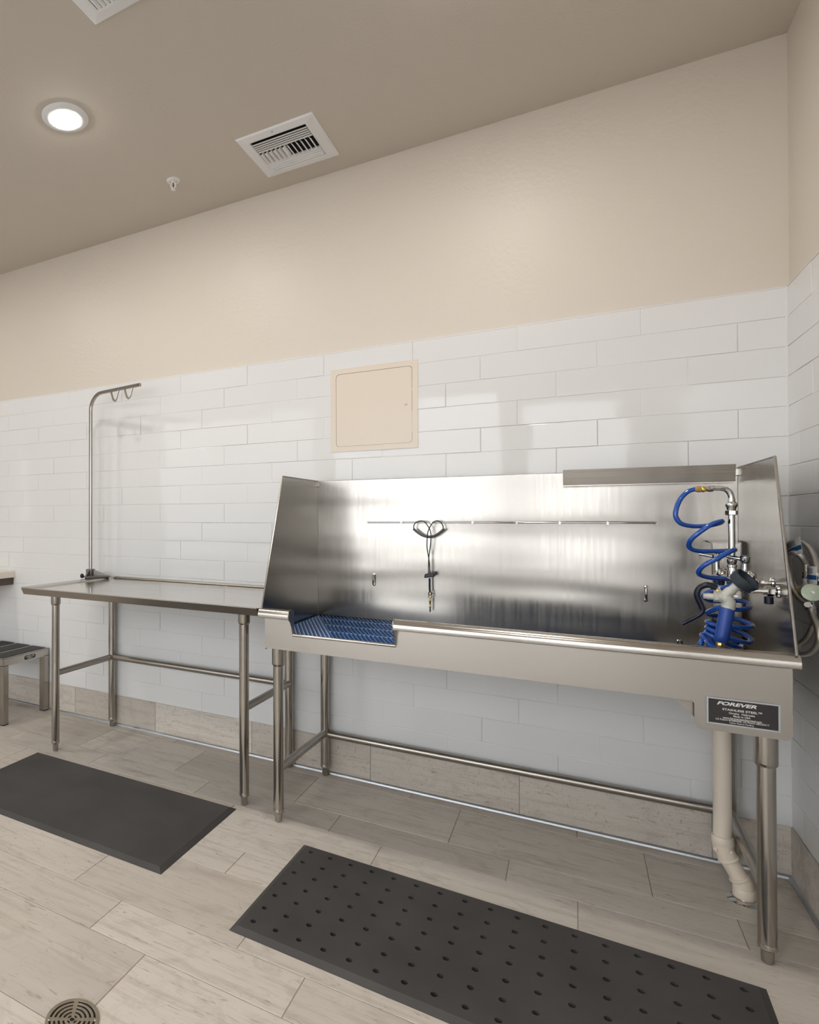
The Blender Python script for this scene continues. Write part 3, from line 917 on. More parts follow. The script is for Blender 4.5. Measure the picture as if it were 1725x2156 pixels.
# ------------------------------------------------------------------ spray gun
gun = thing('spray_gun', 'grey pistol spray valve with blue grip and black lever hanging in the tub', 'sprayer', (-0.25, -0.55, 0.86))
S = -0.55
g_bot, g_top = V((-0.2619, S, 0.8615)), V((-0.2469, S, 0.9606))
gd = (g_top - g_bot)
bm = new(); lathe(bm, [(0.0145, 0), (0.0162, 0.002), (0.0166, 0.02), (0.0170, gd.length - 0.006), (0.0160, gd.length), (0.012, gd.length + 0.002)], g_bot, gd, 24)
obj('grip', bm, M['blue_grip'], gun, True)
bm = new()
lathe(bm, [(0.009, -0.002), (0.0105, 0.0), (0.0105, 0.010), (0.008, 0.012), (0.008, 0.020)], g_bot, -gd, 8)
tube(bm, [g_bot + V((-0.004, -0.006, 0.004)), g_bot + V((0.004, -0.013, -0.004)), g_bot + V((0.008, -0.009, 0.006))], 0.0016, 6)
obj('hose_fitting', bm, M['brass'], gun, True)
bm = new()
tube(bm, smooth_path([(-0.2462, S, 0.958), (-0.2440, S, 0.972), (-0.2470, S, 0.983), (-0.2560, S, 0.990), (-0.2680, S, 0.9905)], 5), [0.0158] * 5 + [0.0163] * 5 + [0.0165] * 5 + [0.0150] * 5 + [0.0128], 20)
tube(bm, smooth_path([(-0.2560, S, 0.984), (-0.2480, S, 1.000), (-0.2360, S, 1.0130), (-0.2220, S, 1.0290)], 5), [0.0150] * 5 + [0.0135] * 5 + [0.0115] * 5 + [0.0110], 20)
tube(bm, smooth_path([(-0.2560, S, 0.988), (-0.2640, S, 1.002), (-0.2740, S, 1.0150)], 5), [0.0115] * 4 + [0.0085] * 4 + [0.0065] * 3, 14)
obj('body', bm, M['spray_grey'], gun, True)
bm = new()
lathe(bm, [(0.0125, 0), (0.0150, 0.001), (0.0150, 0.010), (0.0115, 0.011)], (-0.2665, S, 0.9903), (-1, 0, 0.03), 6)
lathe(bm, [(0.0095, 0.011), (0.0100, 0.024), (0.0085, 0.026), (0.0085, 0.033), (0.0, 0.035)], (-0.2665, S, 0.9903), (-1, 0, 0.03), 18)
obj('flow_nut', bm, M['spray_grey'], gun, True)
bm = new()
lv = smooth_path(LEVER, 5)
k = len(lv)
tube(bm, lv, [0.0088 - 0.0034 * (i / (k - 1)) for i in range(k)], 12, squash=1.3)
lev = obj('lever', bm, M['navy'], gun, True)
bm = new(); lathe(bm, [(0.0038, 0), (0.0034, 0.003), (0, 0.004)], (-0.2695, S - 0.0125, 1.009), (0, -1, 0), 12)
obj('pivot_pin', bm, M['brass'], lev, True)
# rubber bumper cup on the spray head, opening up and to the right
ca = V((0.66, -0.36, 0.62)).normalized()
cc = V((-0.2155, S, 1.0350))
bm = new()
lathe(bm, [(0.012, -0.012), (0.024, -0.010), (0.031, -0.006), (0.0335, 0.004), (0.0345, 0.017), (0.0325, 0.0185), (0.0295, 0.017), (0.0275, 0.004), (0.0, 0.002)], cc, ca, 30)
cup = obj('bumper_cup', bm, M['slate'], gun, True)
bm = new(); lathe(bm, [(0.016, 0.0), (0.016, 0.005), (0.010, 0.0075), (0, 0.008)], cc + ca * 0.0015, ca, 20)
obj('spray_face', bm, M['chrome'], cup, True)
bm = new()
tube(bm, smooth_path([(-0.2400, S - 0.012, 1.0020), (-0.2350, S - 0.018, 0.9985), (-0.2250, S - 0.020, 0.9970), (-0.2150, S - 0.016, 1.0010), (-0.2120, S - 0.010, 1.0090)], 4), 0.0014, 8)
obj('hold_ring', bm, M['chrome'], gun, True)

# ------------------------------------------------------------------ water stop and braided hoses by the right wall
stop = thing('stop_valve', 'brass and chrome stop valve with a round handle on the right tiled wall', 'valve', (0.0, -0.476, 1.01))
vx, vy, vz = -0.06, -0.470, 1.010
bm = new()
lathe(bm, [(0.026, 0.0), (0.026, 0.002), (0.012, 0.010)], (0.0, vy, vz), (-1, 0, 0), 24)
cyl(bm, (0.0, vy, vz), (vx, vy, vz), 0.0075, 16)
obj('wall_stub', bm, M['chrome'], stop, True)
bm = new()
tube(bm, [V((vx, -0.447, vz + 0.004)), V((vx, -0.40, vz - 0.002)), V((vx, -0.350, vz - 0.008))], [0.0115, 0.0105, 0.0050], 10, squash=1.0)
lathe(bm, [(0.011, 0), (0.0135, 0.002), (0.0135, 0.016), (0.011, 0.018)], (vx, -0.432, vz), (0, 1, 0), 6)
sphere(bm, (vx, -0.362, vz - 0.006), 0.0165, sc=(0.5, 1.4, 1.0))
obj('valve_stem', bm, M['brass'], stop, True)
bm = new()
lathe(bm, [(0.0115, -0.040), (0.0115, -0.022), (0.0135, -0.02), (0.0135, 0.018), (0.0115, 0.020), (0.0115, 0.036)], (vx, -0.462, vz), (0, 0, 1), 18)
obj('valve_block', bm, M['tag_white'], stop, True)
hv = V((0.10, -1.0, 0.16)).normalized()
bm = new(); lathe(bm, [(0.008, -0.012), (0.023, -0.002), (0.0255, 0.002), (0.0235, 0.006), (0.0, 0.0075)], (vx - 0.002, -0.495, vz + 0.001), hv, 28)
dsk = obj('round_handle', bm, M['handle_disc'], stop, True)
bm = new(); lathe(bm, [(0.005, 0), (0.0045, 0.003), (0, 0.0035)], V((vx - 0.002, -0.495, vz + 0.001)) + hv * 0.0072, hv, 12)
obj('handle_screw', bm, M['chrome'], dsk, True)

def braided(path, label, r=0.0078, ferr=True):
    t = thing('supply_hose', label, 'hose', tuple(path[0]))
    bm = new(); tube(bm, smooth_path(path, 6), r, 12)
    obj('braided_tube', bm, M['braid'], t, True)
    if ferr:
        d = V(path[1]) - V(path[0])
        bm = new(); lathe(bm, [(0.0095, -0.002), (0.0105, 0.0), (0.0105, 0.007), (0.0095, 0.008), (0.0105, 0.009), (0.0105, 0.017), (0.0085, 0.019)], path[0], d, 18)
        obj('ferrule', bm, M['chrome'], t, True)
    return t
hA = braided(BH1, 'braided steel hose with a white and blue paper tag curling up from the valve')
hB = braided(BH2, 'braided steel hose making the tallest loop beside the tub end')
hC = braided(BH3, 'braided steel hose curving lowest below the valve toward the tub')
hD = braided(BH4, 'braided steel hose running behind the lowest hose close to the tiled wall')

def paper_tag(root, pts, nrm):
    """a folded paper tag wrapped on a hose: quad strip with white field, blue band and a red line"""
    o, ux, uz, wd, ht = pts
    ux, uz, o, n = V(ux).normalized(), V(uz).normalized(), V(o), V(nrm).normalized()
    def strip(a0, a1, b0, b1, d, m, name, par):
        bm = new()
        k = 8
        top, bot, top2, bot2 = [], [], [], []
        for i in range(k + 1):
            u = a0 + (a1 - a0) * i / k
            bow = 0.006 * math.sin(math.pi * min(max(u, 0), 1)) + d
            for lst, b, e in ((bot, b0, 0), (top, b1, 0), (bot2, b0, -0.0004), (top2, b1, -0.0004)):
                lst.append(bm.verts.new(o + ux * (u * wd) + uz * (b * ht) + n * (bow + e)))
        for i in range(k):
            bm.faces.new((bot[i], bot[i + 1], top[i + 1], top[i]))
            bm.faces.new((bot2[i], top2[i], top2[i + 1], bot2[i + 1]))
        for lst, l2 in ((bot, bot2), (top, top2)):
            for i in range(k):
                bm.faces.new((lst[i], l2[i], l2[i + 1], lst[i + 1]))
        bm.faces.new((bot[0], top[0], top2[0], bot2[0])); bm.faces.new((bot[k], bot2[k], top2[k], top[k]))
        return obj(name, bm, m, par)
    t = strip(0, 1, 0, 1, 0.0, M['tag_white'], 'paper_tag', root)
    strip(0.0, 1.0, 0.24, 0.50, 0.0006, M['tag_blue'], 'blue_band', t)
    strip(0.06, 0.5, 0.10, 0.14, 0.0006, M['tag_red'], 'red_line', t)
    for j in range(3):
        strip(0.12, 0.78, 0.62 + 0.10 * j, 0.655 + 0.10 * j, 0.0006, M['cord_tube'], 'print_line', t)
paper_tag(hA, ((-0.094, -0.412, 1.088), (0.02, -0.075, 0.034), (-0.0, 0.030, 0.055), 0.078, 0.052), (-1, -0.3, 0.2))
paper_tag(hB, ((-0.066, -0.476, 1.036), (0.0, -0.10, 0.004), (0.0, 0.0, 1.0), 0.082, 0.047), (-1, -0.2, 0))

# ------------------------------------------------------------------ drain pipe under the tub
dp = thing('drain_pipe', 'cream plastic drain pipe bending to a chrome floor flange under the tub', 'pipe', (-0.165, -0.245, 0))
ax_, ay_ = -0.2155, -0.245
bm = new(); lathe(bm, [(0.0235, 0.170), (0.0235, 0.6365)], (ax_, ay_, 0), seg=28)
obj('straight_pipe', bm, M['pvc'], dp, True)
def elbow(name, pts, r, rings):
    bm = new(); tube(bm, smooth_path(pts, 5), r, 26)
    for o, d, r2, ln in rings:
        lathe(bm, [(r2 - 0.001, 0), (r2, 0.0015), (r2, ln - 0.0015), (r2 - 0.001, ln)], o, d, 28)
    return obj(name, bm, M['pvc'], dp, True)
dd = V((0.050, 0.0, -0.098)).normalized()
elbow('pipe_elbow', [(ax_, ay_, 0.185), (ax_, ay_, 0.160), (ax_ + 0.004, ay_, 0.143), (ax_ + 0.014, ay_, 0.120)], 0.0262,
      [((ax_, ay_, 0.192), (0, 0, -1), 0.0285, 0.027), (V((ax_ + 0.012, ay_, 0.124)), dd, 0.0280, 0.008)])
for s in (-1, 1):
    bm = new()
    lathe(bm, [(0.0065, 0), (0.0065, 0.004), (0.0045, 0.005)], (ax_ + s * 0.019, ay_ - 0.017, 0.150), (s * 0.7, -0.7, 0), 12)
    obj('moulded_boss', bm, M['pvc'], dp, True)
bm = new(); q0 = V((ax_ + 0.012, ay_, 0.124)); cyl(bm, q0, q0 + dd * 0.075, 0.0235, 26)
obj('slanting_pipe', bm, M['pvc'], dp, True)
q1 = q0 + dd * 0.062
elbow('pipe_elbow', [q1, q1 + dd * 0.016, (-0.1655, ay_, 0.036), (-0.1640, ay_, 0.018), (-0.1640, ay_, 0.0)], 0.0262,
      [(q1 - dd * 0.002, dd, 0.0280, 0.008), ((-0.1640, ay_, 0.040), (0, 0, -1), 0.0285, 0.036)])
bm = new(); lathe(bm, [(0.045, 0.0), (0.045, 0.0015), (0.040, 0.005), (0.029, 0.008), (0.0285, 0.012)], (-0.1640, ay_, 0.0), seg=36)
obj('floor_flange', bm, M['chrome'], dp, True)

# ------------------------------------------------------------------ grooming table
tab = thing('grooming_table', 'stainless steel table with a raised left edge standing left of the tub', 'table', (-2.3, -0.35, 0))
ax0, ax1, ay0, ay1, az = -2.955, -1.656, -0.684, -0.012, 0.862
bm = new()
prism(bm, [(ay0, az), (ay1, az), (ay1, 0.832), (ay0 + 0.019, 0.832)], 'x', ax0, ax1)
top = obj('table_top', bm, M['steel_table'], tab)
bm = new()
prism(bm, [(ay0 - 0.003, 0.8655), (ay0 + 0.004, 0.8655), (ay0 + 0.019, 0.831), (ay0 + 0.0155, 0.831), (ay0 - 0.003, 0.8625)], 'x', ax0, ax1)
obj('front_edge', bm, M['steel_dull'], top)
bm = new()
prism(bm, [(ax0, az), (ax0, az + 0.007), (ax0 + 0.055, az + 0.007), (ax0 + 0.066, az + 0.005), (ax0 + 0.078, az)], 'y', ay0, ay1)
obj('raised_edge', bm, M['steel'], top)
bm = new(); box(bm, (ax0 + 0.07, ay1 - 0.016, az), (ax1, ay1, az + 0.011), 0.004)
obj('back_lip', bm, M['steel_dull'], top)
leg_set(tab, -2.900, -0.495, 0.833, 0.760)
leg_set(tab, -1.797, -0.512, 0.833, 0.764)
leg_set(tab, -2.890, -0.036, 0.833, None)
leg_set(tab, -1.790, -0.036, 0.833, None)
for a, b in (((-2.890, -0.036, 0.404), (-1.790, -0.036, 0.404)), ((-2.900, -0.495, 0.404), (-2.890, -0.036, 0.404)), ((-1.797, -0.512, 0.408), (-1.790, -0.036, 0.408))):
    bm = new(); cyl(bm, a, b, 0.0165, 20)
    obj('cross_rail', bm, M['steel_dull'], tab, True)

# grooming arm clamped on the back left corner of the table
arm = thing('tether_post', 'upright steel grooming arm with bent top clamped to the table corner', 'post', (-2.985, -0.12, 0.866))
axx, axy = -2.985, -0.118
bm = new()
hw = 0.0135
R_ = 0.095
path = [V((axx, axy, 0.872)), V((axx, axy, 1.4)), V((axx, axy, 1.934 - R_))]
adir = V((0.985, -0.17, 0)).normalized()
for k in range(1, 9):
    a = math.pi / 2 * k / 8
    path.append(V((axx, axy, 1.934 - R_)) + adir * (R_ * (1 - math.cos(a))) + V((0, 0, R_ * math.sin(a))))
path.append(path[-1] + adir * 0.318)
def square_tube(bm, path, hw, cham=0.003):
    prof = [(-hw, -hw + cham), (-hw + cham, -hw), (hw - cham, -hw), (hw, -hw + cham), (hw, hw - cham), (hw - cham, hw), (-hw + cham, hw), (-hw, hw - cham)]
    side = V((-adir.y, adir.x, 0))
    rings = []
    n = len(path)
    for i in range(n):
        t = (path[min(i + 1, n - 1)] - path[max(i - 1, 0)]).normalized()
        nn = side.cross(t)
        rings.append([bm.verts.new(path[i] + side * q[0] + nn * q[1]) for q in prof])
    for r0, r1 in zip(rings, rings[1:]):
        for k in range(8):
            bm.faces.new((r0[k], r0[(k + 1) % 8], r1[(k + 1) % 8], r1[k]))
    bm.faces.new(rings[0][::-1]); bm.faces.new(rings[-1])
square_tube(bm, path, 0.0088)
po = obj('bent_post', bm, M['steel_v'], arm, True)
for s0 in (0.150, 0.262):
    c0 = path[-2] + adir * (s0 - 0.035) + V((0, 0, -0.0085))
    bm = new()
    tube(bm, smooth_path([c0 - adir * 0.032 + V((0, 0, 0.002)), c0 - adir * 0.017 + V((0, 0, -0.034)), c0 - adir * 0.007 + V((0, 0, -0.051)), c0 + adir * 0.007 + V((0, 0, -0.051)), c0 + adir * 0.017 + V((0, 0, -0.034)), c0 + adir * 0.032 + V((0, 0, 0.002))], 5), 0.0055, 8)
    obj('wire_hook', bm, M['steel'], po, True)
bm = new()
zb = 0.869
prism(bm, [(-3.005, -0.150), (-2.955, -0.205), (-2.880, -0.070), (-2.915, -0.052), (-3.000, -0.085)], 'z', zb, zb + 0.011, bev=0.003)
box(bm, (axx - 0.020, axy - 0.020, zb + 0.008), (axx + 0.020, axy + 0.020, 0.918), 0.004)
g0 = V((axx, axy, 0))
for tgt in ((-2.958, -0.198), (-2.887, -0.073)):
    d = (V((tgt[0], tgt[1], 0)) - g0)
    sd = V((-d.y, d.x, 0)).normalized() * 0.0035
    a = g0 + d.normalized() * 0.016
    b = g0 + d * 0.97
    pts = [a + sd + V((0, 0, zb + 0.009)), b + sd + V((0, 0, zb + 0.009)), b + sd + V((0, 0, zb + 0.013)), a + sd + V((0, 0, 0.916)),
           a - sd + V((0, 0, zb + 0.009)), b - sd + V((0, 0, zb + 0.009)), b - sd + V((0, 0, zb + 0.013)), a - sd + V((0, 0, 0.916))]
    add_faces(bm, pts, [(0, 1, 2, 3), (4, 7, 6, 5), (0, 4, 5, 1), (1, 5, 6, 2), (2, 6, 7, 3), (3, 7, 4, 0)])
obj('clamp_bracket', bm, M['cast'], arm)
bm = new(); sphere(bm, (-3.022, -0.150, 0.878), 0.0115, sc=(1, 1, 1.2))
cyl(bm, (-3.022, -0.150, 0.872), (-2.995, -0.135, 0.874), 0.004, 10)
obj('clamp_knob', bm, M['navy'], arm, True)

# ------------------------------------------------------------------ step stool at the left edge
st = thing('step_stool', 'low square steel step stool with black grip strips by the back wall', 'stool', (-3.71, -0.2, 0))
sx0, sx1, sy0, sy1, sz = -4.00, -3.418, -0.386, -0.014, 0.391
bm = new()
t = 0.0025
box(bm, (sx0, sy0, sz - 0.004), (sx1, sy1, sz), 0.001)
box(bm, (sx1 - t, sy0, sz - 0.046), (sx1, sy1, sz), 0.0008)
box(bm, (sx0, sy0, sz - 0.046), (sx0 + t, sy1, sz), 0.0008)
box(bm, (sx0, sy0, sz - 0.046), (sx1, sy0 + t, sz), 0.0008)
box(bm, (sx0, sy1 - t, sz - 0.046), (sx1, sy1, sz), 0.0008)
obj('top_frame', bm, M['steel'], st)
for k in range(4):
    b = sx1 - 0.020 - k * 0.140
    bm = new(); box(bm, (b - 0.113, sy0 + 0.014, sz), (b, sy1 - 0.008, sz + 0.0022), 0.0006)
    obj('grip_strip', bm, M['grit'], st)
for x in (sx0, sx1 - 0.041):
    for y in (sy0, sy1 - 0.041):
        bm = new(); box(bm, (x, y, 0.006), (x + 0.041, y + 0.041, sz - 0.04), 0.002)
        lg = obj('leg', bm, M['steel_v'], st)
        bm = new(); box(bm, (x - 0.0005, y - 0.0005, 0.0), (x + 0.0415, y + 0.0415, 0.006), 0.001)
        obj('rubber_foot', bm, M['rubber'], lg)
def stadium(bm, cy, cz, hl, hh, x0, x1, mi):
    pts = []
    for s, a0 in ((1, -90), (-1, 90)):
        for i in range(9):
            a = math.radians(a0 + 180 * i / 8)
            pts.append((cy + s * (hl - hh) + hh * math.cos(a), cz + hh * math.sin(a)))
    prism(bm, pts, 'x', x0, x1, mi)
bm = new(); stadium(bm, -0.176, 0.3665, 0.050, 0.0155, sx1, sx1 + 0.0008, 0); stadium(bm, -0.176, 0.3665, 0.0475, 0.0132, sx1 + 0.0006, sx1 + 0.0012, 1)
lb = obj('sticker', bm, [M['plate_ink'], M['plate_black']], st)
lb['label'] = 'black oval sticker with white border and white letters'
lettering('ANIMAL USE', lb, M['plate_ink'], (sx1 + 0.0013, -0.176, 0.3665), (0, 1, 0), (0, 0, 1), -0.036, 0.036, 0.0012, 0.0090, bold=.02)
lettering('ONLY', lb, M['plate_ink'], (sx1 + 0.0013, -0.176, 0.3665), (0, 1, 0), (0, 0, 1), -0.022, 0.022, -0.0098, -0.0012, bold=.02)

# counter end at the far left
ct = thing('wall_counter', 'cream counter end with a dark brown apron at the left picture edge', 'counter', (-4.4, -0.25, 0.78))
bm = new(); box(bm, (-5.2, -0.50, 0.820), (-3.738, -0.001, 0.862), 0.003)
obj('worktop', bm, M['stone'], ct)
bm = new(); box(bm, (-5.2, -0.47, 0.772), (-3.752, -0.001, 0.820), 0.002)
obj('apron', bm, M['brown'], ct)

# ------------------------------------------------------------------ access panel in the tiles
ap = thing('access_panel', 'square beige access panel set in the white tiled wall', 'panel', (-1.39, 0, 1.528))
x0, x1, z0, z1 = -1.5875, -1.1925, 1.5285, 1.9210
fw = 0.0245
def rrect(x0, x1, z0, z1, r, n=6):
    return rc(x1 - r, z1 - r, r, 0, 90, n) + rc(x0 + r, z1 - r, r, 90, 180, n) + rc(x0 + r, z0 + r, r, 180, 270, n) + rc(x1 - r, z0 + r, r, 270, 360, n)
bm = new()
N_ = 28
inner = rrect(x0 + fw, x1 - fw, z0 + fw, z1 - fw, 0.016)
def outer_pt(q):
    cx, cz = (x0 + x1) / 2, (z0 + z1) / 2
    dx, dz = q[0] - cx, q[1] - cz
    s = min(((x1 - x0) / 2) / abs(dx) if dx else 9, ((z1 - z0) / 2) / abs(dz) if dz else 9)
    return (cx + dx * s, cz + dz * s)
outer = [outer_pt(q) for q in inner]
corners = [(x1, z1), (x0, z1), (x0, z0), (x1, z0)]
for k, c in enumerate(corners):
    outer[k * 7 + 3] = c
yo, ym = -0.0022, 0.0
vi = [bm.verts.new((q[0], yo, q[1])) for q in inner]
vo = [bm.verts.new((q[0], yo, q[1])) for q in outer]
vib = [bm.verts.new((q[0], ym, q[1])) for q in inner]
vob = [bm.verts.new((q[0], ym, q[1])) for q in outer]
K = len(inner)
for i in range(K):
    j = (i + 1) % K
    bm.faces.new((vi[i], vi[j], vo[j], vo[i]))
    bm.faces.new((vo[i], vo[j], vob[j], vob[i]))
    bm.faces.new((vi[i], vib[i], vib[j], vi[j]))
    bm.faces.new((vib[i], vob[i], vob[j], vib[j]))
obj('frame', bm, M['panel_paint'], ap)
bm = new()
prism(bm, rrect(x0 + fw + 0.0016, x1 - fw - 0.0012, z0 + fw + 0.0008, z1 - fw - 0.0016, 0.0155), 'y', -0.0024, -0.0005)
dr = obj('door', bm, M['panel_paint'], ap)
bm = new(); prism(bm, inner, 'y', -0.0004, -0.0001)
obj('shadow_gap', bm, M['recess_shade'], ap)  # dark sheet painting the shade in the gap around the door
lx, lz = x0 + 0.869 * (x1 - x0), (z0 + z1) / 2
bm = new()
lathe(bm, [(0.0074, 0), (0.0070, 0.0012), (0.0060, 0.0014)], (lx, -0.0024, lz), (0, -1, 0), 20)
box(bm, (lx - 0.0055, -0.0040, lz - 0.0007), (lx + 0.0055, -0.0037, lz + 0.0007), mi=1)
obj('cam_lock', bm, [M['panel_paint'], M['recess_shade']], dr, True)

# ------------------------------------------------------------------ floor mats
def slab_mat(bm, x0, x1, y0, y1, h, bev):
    lo = [(x0, y0, 0), (x1, y0, 0), (x1, y1, 0), (x0, y1, 0)]
    li = [(x0, y0, 0.0015), (x1, y0, 0.0015), (x1, y1, 0.0015), (x0, y1, 0.0015)]
    hi = [(x0 + bev, y0 + bev, h), (x1 - bev, y0 + bev, h), (x1 - bev, y1 - bev, h), (x0 + bev, y1 - bev, h)]
    add_faces(bm, lo + li + hi, [(3, 2, 1, 0), (0, 1, 5, 4), (1, 2, 6, 5), (2, 3, 7, 6), (3, 0, 4, 7), (4, 5, 9, 8), (5, 6, 10, 9), (6, 7, 11, 10), (7, 4, 8, 11), (8, 9, 10, 11)])
bm = new()
slab_mat(bm, -2.955, -1.806, -1.131, -0.568, 0.0125, 0.020)
o = obj('anti_fatigue_mat', bm, M['rubber'])
tag(o, 'plain charcoal rubber mat without holes in front of the steel table', 'mat')

bm = new()
HX, HY, NX, NY, HR = 0.0726, 0.0765, 17, 7, 0.0088
hh, bev = 0.0125, 0.018
lx0, lx1 = -0.049, HX * (NX - 1) + 0.051
ly1, ly0 = 0.053, -HY * (NY - 1) - 0.060
xs = [lx0 + bev] + [HX * (i + 0.5) for i in range(NX - 1)] + [lx1 - bev]
ys = [ly0 + bev] + [-HY * (NY - 1 - j - 0.5) for j in range(NY - 1)] + [ly1 - bev]
gv = {}
for i, x in enumerate(xs):
    for j, y in enumerate(ys):
        gv[i, j] = bm.verts.new((x, y, hh))
SEG = 12
for i in range(NX):
    for j in range(NY):
        hx, hy = HX * i, -HY * (NY - 1 - j)
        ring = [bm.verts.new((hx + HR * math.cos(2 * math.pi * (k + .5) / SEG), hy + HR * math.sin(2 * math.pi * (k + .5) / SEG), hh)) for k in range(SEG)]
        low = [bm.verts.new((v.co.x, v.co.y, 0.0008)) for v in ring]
        q = [gv[i + 1, j + 1], gv[i, j + 1], gv[i, j], gv[i + 1, j]]        # corners at 45, 135, 225, 315 degrees
        for c in range(4):
            ks = [(1 + 3 * c + d) % SEG for d in range(0, 1)]
            k0 = 1 + 3 * c                                                   # vertex nearest the corner
            for d in (-2, -1):
                bm.faces.new((q[c], ring[(k0 + d + 1) % SEG], ring[(k0 + d) % SEG]))
            bm.faces.new((q[c], ring[(k0 + 1) % SEG], ring[k0 % SEG]))
            bm.faces.new((q[c], q[(c + 1) % 4], ring[(k0 + 1) % SEG]))
        for k in range(SEG):
            f = bm.faces.new((ring[k], ring[(k + 1) % SEG], low[(k + 1) % SEG], low[k]))
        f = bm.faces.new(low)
        f.material_index = 1  # hole bottoms painted near black for the shade inside
loop = [gv[i, 0] for i in range(NX + 1)] + [gv[NX, j] for j in range(1, NY + 1)] + [gv[i, NY] for i in range(NX - 1, -1, -1)] + [gv[0, j] for j in range(NY - 1, 0, -1)]
def out_pt(v):
    x, y = v.co.x, v.co.y
    if abs(x - xs[0]) < 1e-6: x = lx0
    if abs(x - xs[-1]) < 1e-6: x = lx1
    if abs(y - ys[0]) < 1e-6: y = ly0
    if abs(y - ys[-1]) < 1e-6: y = ly1
    return x, y
o1 = [bm.verts.new((*out_pt(v), 0.0015)) for v in loop]
o0 = [bm.verts.new((v.co.x, v.co.y, 0.0)) for v in o1]
n = len(loop)
for k in range(n):
    k2 = (k + 1) % n
    bm.faces.new((loop[k], loop[k2], o1[k2], o1[k]))
    bm.faces.new((o1[k], o1[k2], o0[k2], o0[k]))
bm.faces.new(o0)
ang = math.radians(-1.25)
bmesh.ops.transform(bm, matrix=Matrix.Translation((-1.4165, -0.740, 0)) @ Matrix.Rotation(ang, 4, 'Z'), verts=bm.verts[:])
o = obj('drainage_mat', bm, [M['rubber'], M['recess_shade']])
tag(o, 'charcoal rubber mat with rows of round drain holes before the tub', 'mat')

# ------------------------------------------------------------------ floor drain
fd = thing('floor_drain', 'round bronze floor drain grate with concentric slots at the bottom left', 'drain', (-1.643, -1.755, 0))
dc = (-1.643, -1.755, 0)
RD = 0.0655
bm = new(); lathe(bm, [(RD * 0.97, 0.0002), (RD * 0.97, 0.0008)], dc, seg=40)
obj('drain_shade', bm, M['recess_shade'], fd)  # flat dark disc painting the shade below the grate
bm = new()
for a, b in ((.86, 1.0), (.69, .785), (.525, .62), (.36, .455), (.195, .29), (.085, .125)):
    prof = [(a * RD, 0.0008), (b * RD, 0.0008), (b * RD, 0.0034), (b * RD - 0.0006, 0.0040), (a * RD + 0.0006, 0.0040), (a * RD, 0.0034)]
    ax = V((0, 0, 1)); seg = 56
    rings = [[bm.verts.new((dc[0] + r * math.cos(2 * math.pi * k / seg), dc[1] + r * math.sin(2 * math.pi * k / seg), h)) for k in range(seg)] for r, h in prof]
    for i in range(6):
        for k in range(seg):
            bm.faces.new((rings[i][k], rings[i][(k + 1) % seg], rings[(i + 1) % 6][(k + 1) % seg], rings[(i + 1) % 6][k]))
for q in range(4):
    a = math.radians(122 + 90 * q)
    d = V((math.cos(a), math.sin(a), 0)); s = V((-d.y, d.x, 0)) * 0.0040
    p0 = V(dc) + d * (RD * 0.1); p1 = V(dc) + d * (RD * 0.95)
    z0_, z1_ = V((0, 0, 0.0009)), V((0, 0, 0.0038))
    add_faces(bm, [p0 + s + z0_, p1 + s * 1.5 + z0_, p1 - s * 1.5 + z0_, p0 - s + z0_, p0 + s + z1_, p1 + s * 1.5 + z1_, p1 - s * 1.5 + z1_, p0 - s + z1_],
              [(3, 2, 1, 0), (4, 5, 6, 7), (0, 1, 5, 4), (1, 2, 6, 5), (2, 3, 7, 6), (3, 0, 4, 7)])
obj('grate', bm, M['drain'], fd)
for a in (32, 212):
    a = math.radians(a)
    bm = new(); lathe(bm, [(0.0042, 0), (0.0036, 0.0010), (0.0014, 0.0011), (0.0012, 0.0004), (0, 0.0004)], (dc[0] + RD * .86 * math.cos(a), dc[1] + RD * .86 * math.sin(a), 0.0038), seg=14)
    obj('screw', bm, M['steel'], fd, True)

# ------------------------------------------------------------------ ceiling fittings
def downlight(x, y, label, group=None):
    t = thing('downlight', label, 'light', (x, y, ZC), group)
    bm = new()
    lathe(bm, [(0.096, 0.0), (0.096, 0.003), (0.090, 0.0065), (0.076, 0.0100), (0.0635, 0.0125), (0.061, 0.0115), (0.061, 0.0)], (x, y, ZC), (0, 0, -1), 48)
    obj('trim_ring', bm, M['white_metal'], t, True)
    bm = new()
    lathe(bm, [(0.0605, 0.006), (0.0600, 0.0130), (0.048, 0.0165), (0.025, 0.0182), (0.0, 0.0187)], (x, y, ZC), (0, 0, -1), 40)
    obj('lens', bm, M['lens'], t, True)
    return t
d0 = downlight(-2.378, -0.992, 'lit round recessed ceiling downlight with a white trim ring')
for k, (dx, dy, lab) in enumerate(((1.50, 0.02, 'recessed ceiling downlight over the dog washing tub'), (-1.53, -0.08, 'recessed ceiling downlight over the left counter'),
                                   (0.0, -1.55, 'recessed ceiling downlight over the middle of the floor'), (1.50, -1.55, 'recessed ceiling downlight nearest the rear windows'),
                                   (-1.53, -1.55, 'recessed ceiling downlight in the middle of the left side'))):
    d = copy_tree(d0, (dx, dy, 0))
    d['label'] = lab
    d['group'] = 'recessed ceiling downlights'
d0['group'] = 'recessed ceiling downlights'

